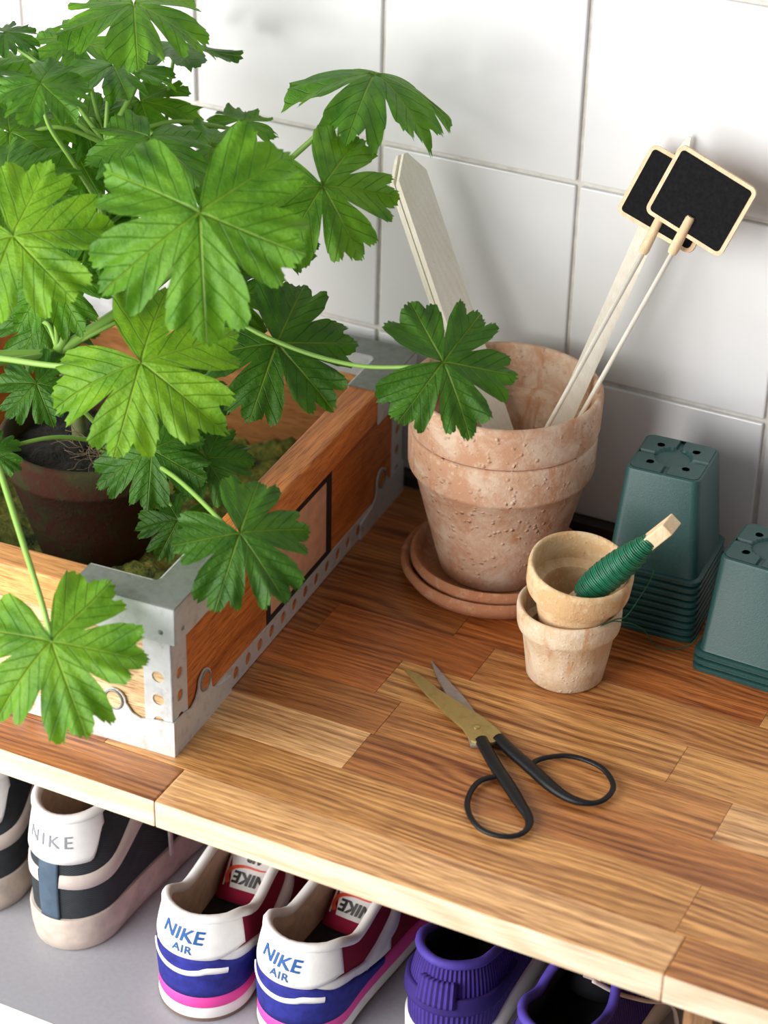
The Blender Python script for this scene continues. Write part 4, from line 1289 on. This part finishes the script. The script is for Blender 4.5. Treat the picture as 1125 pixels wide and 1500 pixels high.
# ---- red, white and blue runners
def runner(x, y, rot, mirror, label):
    T = shoe_T(x, y, rot, mirror); Tt = (lambda v: T((-v[0], v[1], v[2]))) if mirror else T
    sh = Shoe(0.240, [(0, 0.0325), (0.25, 0.0295), (0.5, 0.0310), (0.72, 0.0370), (1, 0.033)],
              [(0, 0.083), (0.08, 0.081), (0.22, 0.066), (0.40, 0.072), (0.52, 0.082), (0.66, 0.068), (0.80, 0.054), (1, 0.042)], 0.022,
              [(0, 0.93), (0.22, 0.88), (0.40, 0.80), (0.52, 0.48), (0.62, 0.0), (1, 0.0)], [(0, 0.008), (0.15, 0.004), (0.4, 0.0), (0.8, -0.010), (1, -0.028)], 0.55)
    root = empty('running_shoe', (x, y, SH), label, 'shoe', 'red and blue running shoes')
    mk('outsole', *sh.slab(T, [(0.0, 0.0), (0.0006, 0.0022), (0.0032, 0.0024)]), F_['gum'], root, smooth=False)
    wz = lambda a, b: (lambda q: a + (b - a) * smoothstep(0.25, 0.75, q))
    mk('midsole', *sh.slab(T, [(0.0032, 0.0022), (wz(0.006, 0.006), 0.0026), (wz(0.0105, 0.009), 0.0022), (wz(0.0125, 0.011), 0.0012)]), F_['offwhite'], root, angle=60)
    mk('midsole_layer', *sh.slab(T, [(wz(0.012, 0.0105), 0.0018), (wz(0.0135, 0.012), 0.0024), (wz(0.0235, 0.020), 0.0016), (wz(0.0250, 0.0225), -0.001)]), F_['pink'], root, angle=60)
    V, F, U = sh.upper(T); mk('upper', V, F, F_['red'], root, uvs=U)
    lining_and_insole(sh, T, root, F_['lining'], F_['dark'], 0.5)
    guard = mk('heel_guard', *sh.panel(T, -0.37, 0.37, 0.0, lambda t: 0.55 - 0.10 * smoothstep(0.05, 0.14, abs(t)) - 0.34 * smoothstep(0.18, 0.37, abs(t)), 0.0022, 64, 6), F_['blue'], root)
    if True:
        V = []
        strip_on(sh, Tt, [(-0.118, 0.45), (-0.09, 0.385), (-0.05, 0.345), (0.0, 0.335), (0.035, 0.360), (0.055, 0.385), (0.10, 0.370)], [0.0012, 0.0016, 0.0019, 0.0020, 0.0022, 0.0025, 0.0022], 0.0027, F_['white'], guard, 'accent_line')
    band = mk('side_band', *sh.panel(T, -0.40, 0.40, lambda t: 0.535 - 0.10 * smoothstep(0.05, 0.14, abs(t)) - 0.30 * smoothstep(0.18, 0.40, abs(t)), lambda t: 0.63 - 0.06 * smoothstep(0.05, 0.14, abs(t)) - 0.22 * smoothstep(0.18, 0.40, abs(t)), 0.0015, 64, 4), F_['white'], root)
    for sg in (-1, 1):
        strip_on(sh, T, [(sg * 0.27, 0.40), (sg * 0.36, 0.42), (sg * 0.44, 0.58), (sg * 0.47, 0.80), (sg * 0.43, 0.93)], [0.0060, 0.0085, 0.0085, 0.0070, 0.0030], 0.0018, F_['white'], root, 'side_stripe')
    mk('toe_guard', *sh.panel(T, 0.62, 1.0, 0.0, lambda t: 0.34 + 0.2 * smoothstep(0.8, 1.0, t), 0.0016, 24, 5), F_['blue'], root)
    mk('toe_guard', *sh.panel(T, -1.0, -0.62, 0.0, lambda t: 0.34 + 0.2 * smoothstep(0.8, 1.0, -t), 0.0016, 24, 5), F_['blue'], root)
    tab = mk('heel_tab', *sh.panel(T, -0.150, 0.150, lambda t: 0.53 + 0.10 * smoothstep(0.06, 0.150, abs(t)), lambda t: 1.0 - 0.03 * smoothstep(0.1, 0.15, abs(t)), 0.0027, 40, 8), F_['white'], root)
    wrap_text(sh, Tt, 'NIKE', 0.0135, -0.012, 0.80, 0.0033, F_['ink_blue'], tab, 'lettering', shear=0.15, bold=0.0002, tilt=-0.06)
    wrap_text(sh, Tt, 'AIR', 0.0080, -0.006, 0.635, 0.0033, F_['ink_blue'], tab, 'lettering', bold=0.0001, tilt=-0.06, space=1.1)
    mk('collar', *sh.collar(T, 0.54, 0.0036), F_['white'], root)
    V, F, T2 = tongue_vf(T, 0.088, 0.030, 0.136, 0.084, 0.0245, 0.0235, thick=0.005, curve=0.007)
    tg = mk('tongue', V, F, F_['red'], root)
    lb = [T2(a, b, 0.0006) for b in (0.010, 0.017, 0.024, 0.031, 0.038) for a in (-0.020, -0.010, 0, 0.010, 0.020)]
    FF = [[r * 5 + c, r * 5 + c + 1, r * 5 + c + 6, r * 5 + c + 5] for r in range(4) for c in range(4)]
    lbo = mk('tongue_label', lb, FF, F_['white'], tg)
    fx = -1 if mirror else 1
    for body, size, cy, sh_ in (('NIKE', 0.0120, 0.0185, 0.15), ('AIR', 0.0085, 0.0335, 0.15)):
        vs, fs = text_vf(body, size, sh_, 0.0004)
        mk('label_lettering', [T2(-fx * (p.x) + fx * 0.002, cy - p.y, 0.0011) for p in vs], fs, F_['ink_black'], tg, smooth=False)
    arc = [(-0.018, 0.029), (-0.008, 0.0265), (0.004, 0.0265), (0.014, 0.0235), (0.0175, 0.0175), (0.0150, 0.0125)]
    path = smooth_path([Vector((-fx * a, b, 0)) for a, b in arc], 5)
    V, F = [], []
    for i, p in enumerate(path):
        w = 0.0004 + 0.0017 * smoothstep(0, 1, i / len(path))
        a, b = path[max(0, i - 1)], path[min(len(path) - 1, i + 1)]; d = (b - a).normalized()
        for u in (-1, 1): V.append(T2(p.x - d.y * w * u, p.y + d.x * w * u, 0.0010))
    for i in range(len(path) - 1): F.append([2 * i, 2 * i + 1, 2 * i + 3, 2 * i + 2])
    mk('label_swoosh', V, F, F_['ink_red'], tg)
    laces(sh, T, root, F_['blue'], 0.58, 0.76, 4, 0.016)
runner(-0.1045, -0.3930, 0.055, False, 'red, white and blue running shoe next to the grey high top')
runner(-0.0345, -0.3855, -0.055, True, 'red, white and blue running shoe next to the purple corduroy shoe')

# ---- purple corduroy shoes
LACE = [(0.1562,-0.3117,-0.1360),(0.1723,-0.3061,-0.1450),(0.1867,-0.2909,-0.1580),(0.1996,-0.2698,-0.1750),(0.2036,-0.2598,-0.2125)]
def cord_shoe(x, y, rot, mirror, label, with_tag):
    T = shoe_T(x, y, rot, mirror)
    sh = Shoe(0.240, [(0, 0.0315), (0.25, 0.0300), (0.5, 0.0320), (0.72, 0.0380), (1, 0.034)],
              [(0, 0.082), (0.10, 0.079), (0.22, 0.070), (0.36, 0.082), (0.45, 0.086), (0.60, 0.068), (0.78, 0.052), (1, 0.036)], 0.022,
              [(0, 0.84), (0.25, 0.80), (0.36, 0.62), (0.46, 0.30), (0.56, 0.0), (1, 0.0)], [(0, 0.008), (0.15, 0.004), (0.4, 0.0), (0.8, -0.010), (1, -0.030)], 0.46)
    root = empty('corduroy_shoe', (x, y, SH), label, 'shoe', 'purple corduroy shoes')
    mk('sole', *sh.slab(T, [(0.0, -0.001), (0.0015, 0.0015), (0.022, 0.0020), (0.024, 0.0006)]), F_['offwhite'], root, angle=60)
    V, F, U = sh.upper(T); mk('upper', V, F, F_['purple'], root, uvs=U)
    lining_and_insole(sh, T, root, F_['black_cloth'], F_['dark'], 0.5)
    V, F = sh.panel(T, -0.045, 0.045, 0.50, 0.80, 0.0046, 12, 8)
    pu = [((i % 15) * 0.0030, 0) for i in range(len(V))]
    patch = mk('heel_patch', V, F, F_['purple'], root, uvs=[((vi % 15) * 0.0021, 0.0) for f in F for vi in f])
    mk('fold', *sh.panel(T, -0.30, 0.30, lambda t: 0.40 - 0.1 * abs(t), lambda t: 0.62 - 0.3 * abs(t), 0.0030, 40, 8), F_['purple'], root)
    mk('collar', *sh.collar(T, 0.44, 0.0034), F_['purple_piping'], root)
    V, F, T2 = tongue_vf(T, 0.086, 0.050, 0.104, 0.102, 0.022, 0.023, thick=0.005); tg = mk('tongue', V, F, F_['black_cloth'], root)
    lb = [T2(a, b, 0.0012) for b in (0.014, 0.040) for a in (-0.006, 0.006)]
    mk('label_loop', [p for p in lb], [[0, 1, 3, 2]], F_['cream'], tg)
    laces(sh, T, root, F_['cream'], 0.47, 0.72, 5, 0.018)
    if with_tag:
        mk('lace_end', *tube_vf(smooth_path(LACE, 6), 0.0022, 8, flat=0.5), F_['cream'], root)
cord_shoe(0.0635, -0.3540, 0.025, False, 'purple corduroy shoe beside the red and blue runner', False)
cord_shoe(0.1480, -0.3830, -0.03, True, 'purple corduroy shoe beside the wooden upright', True)
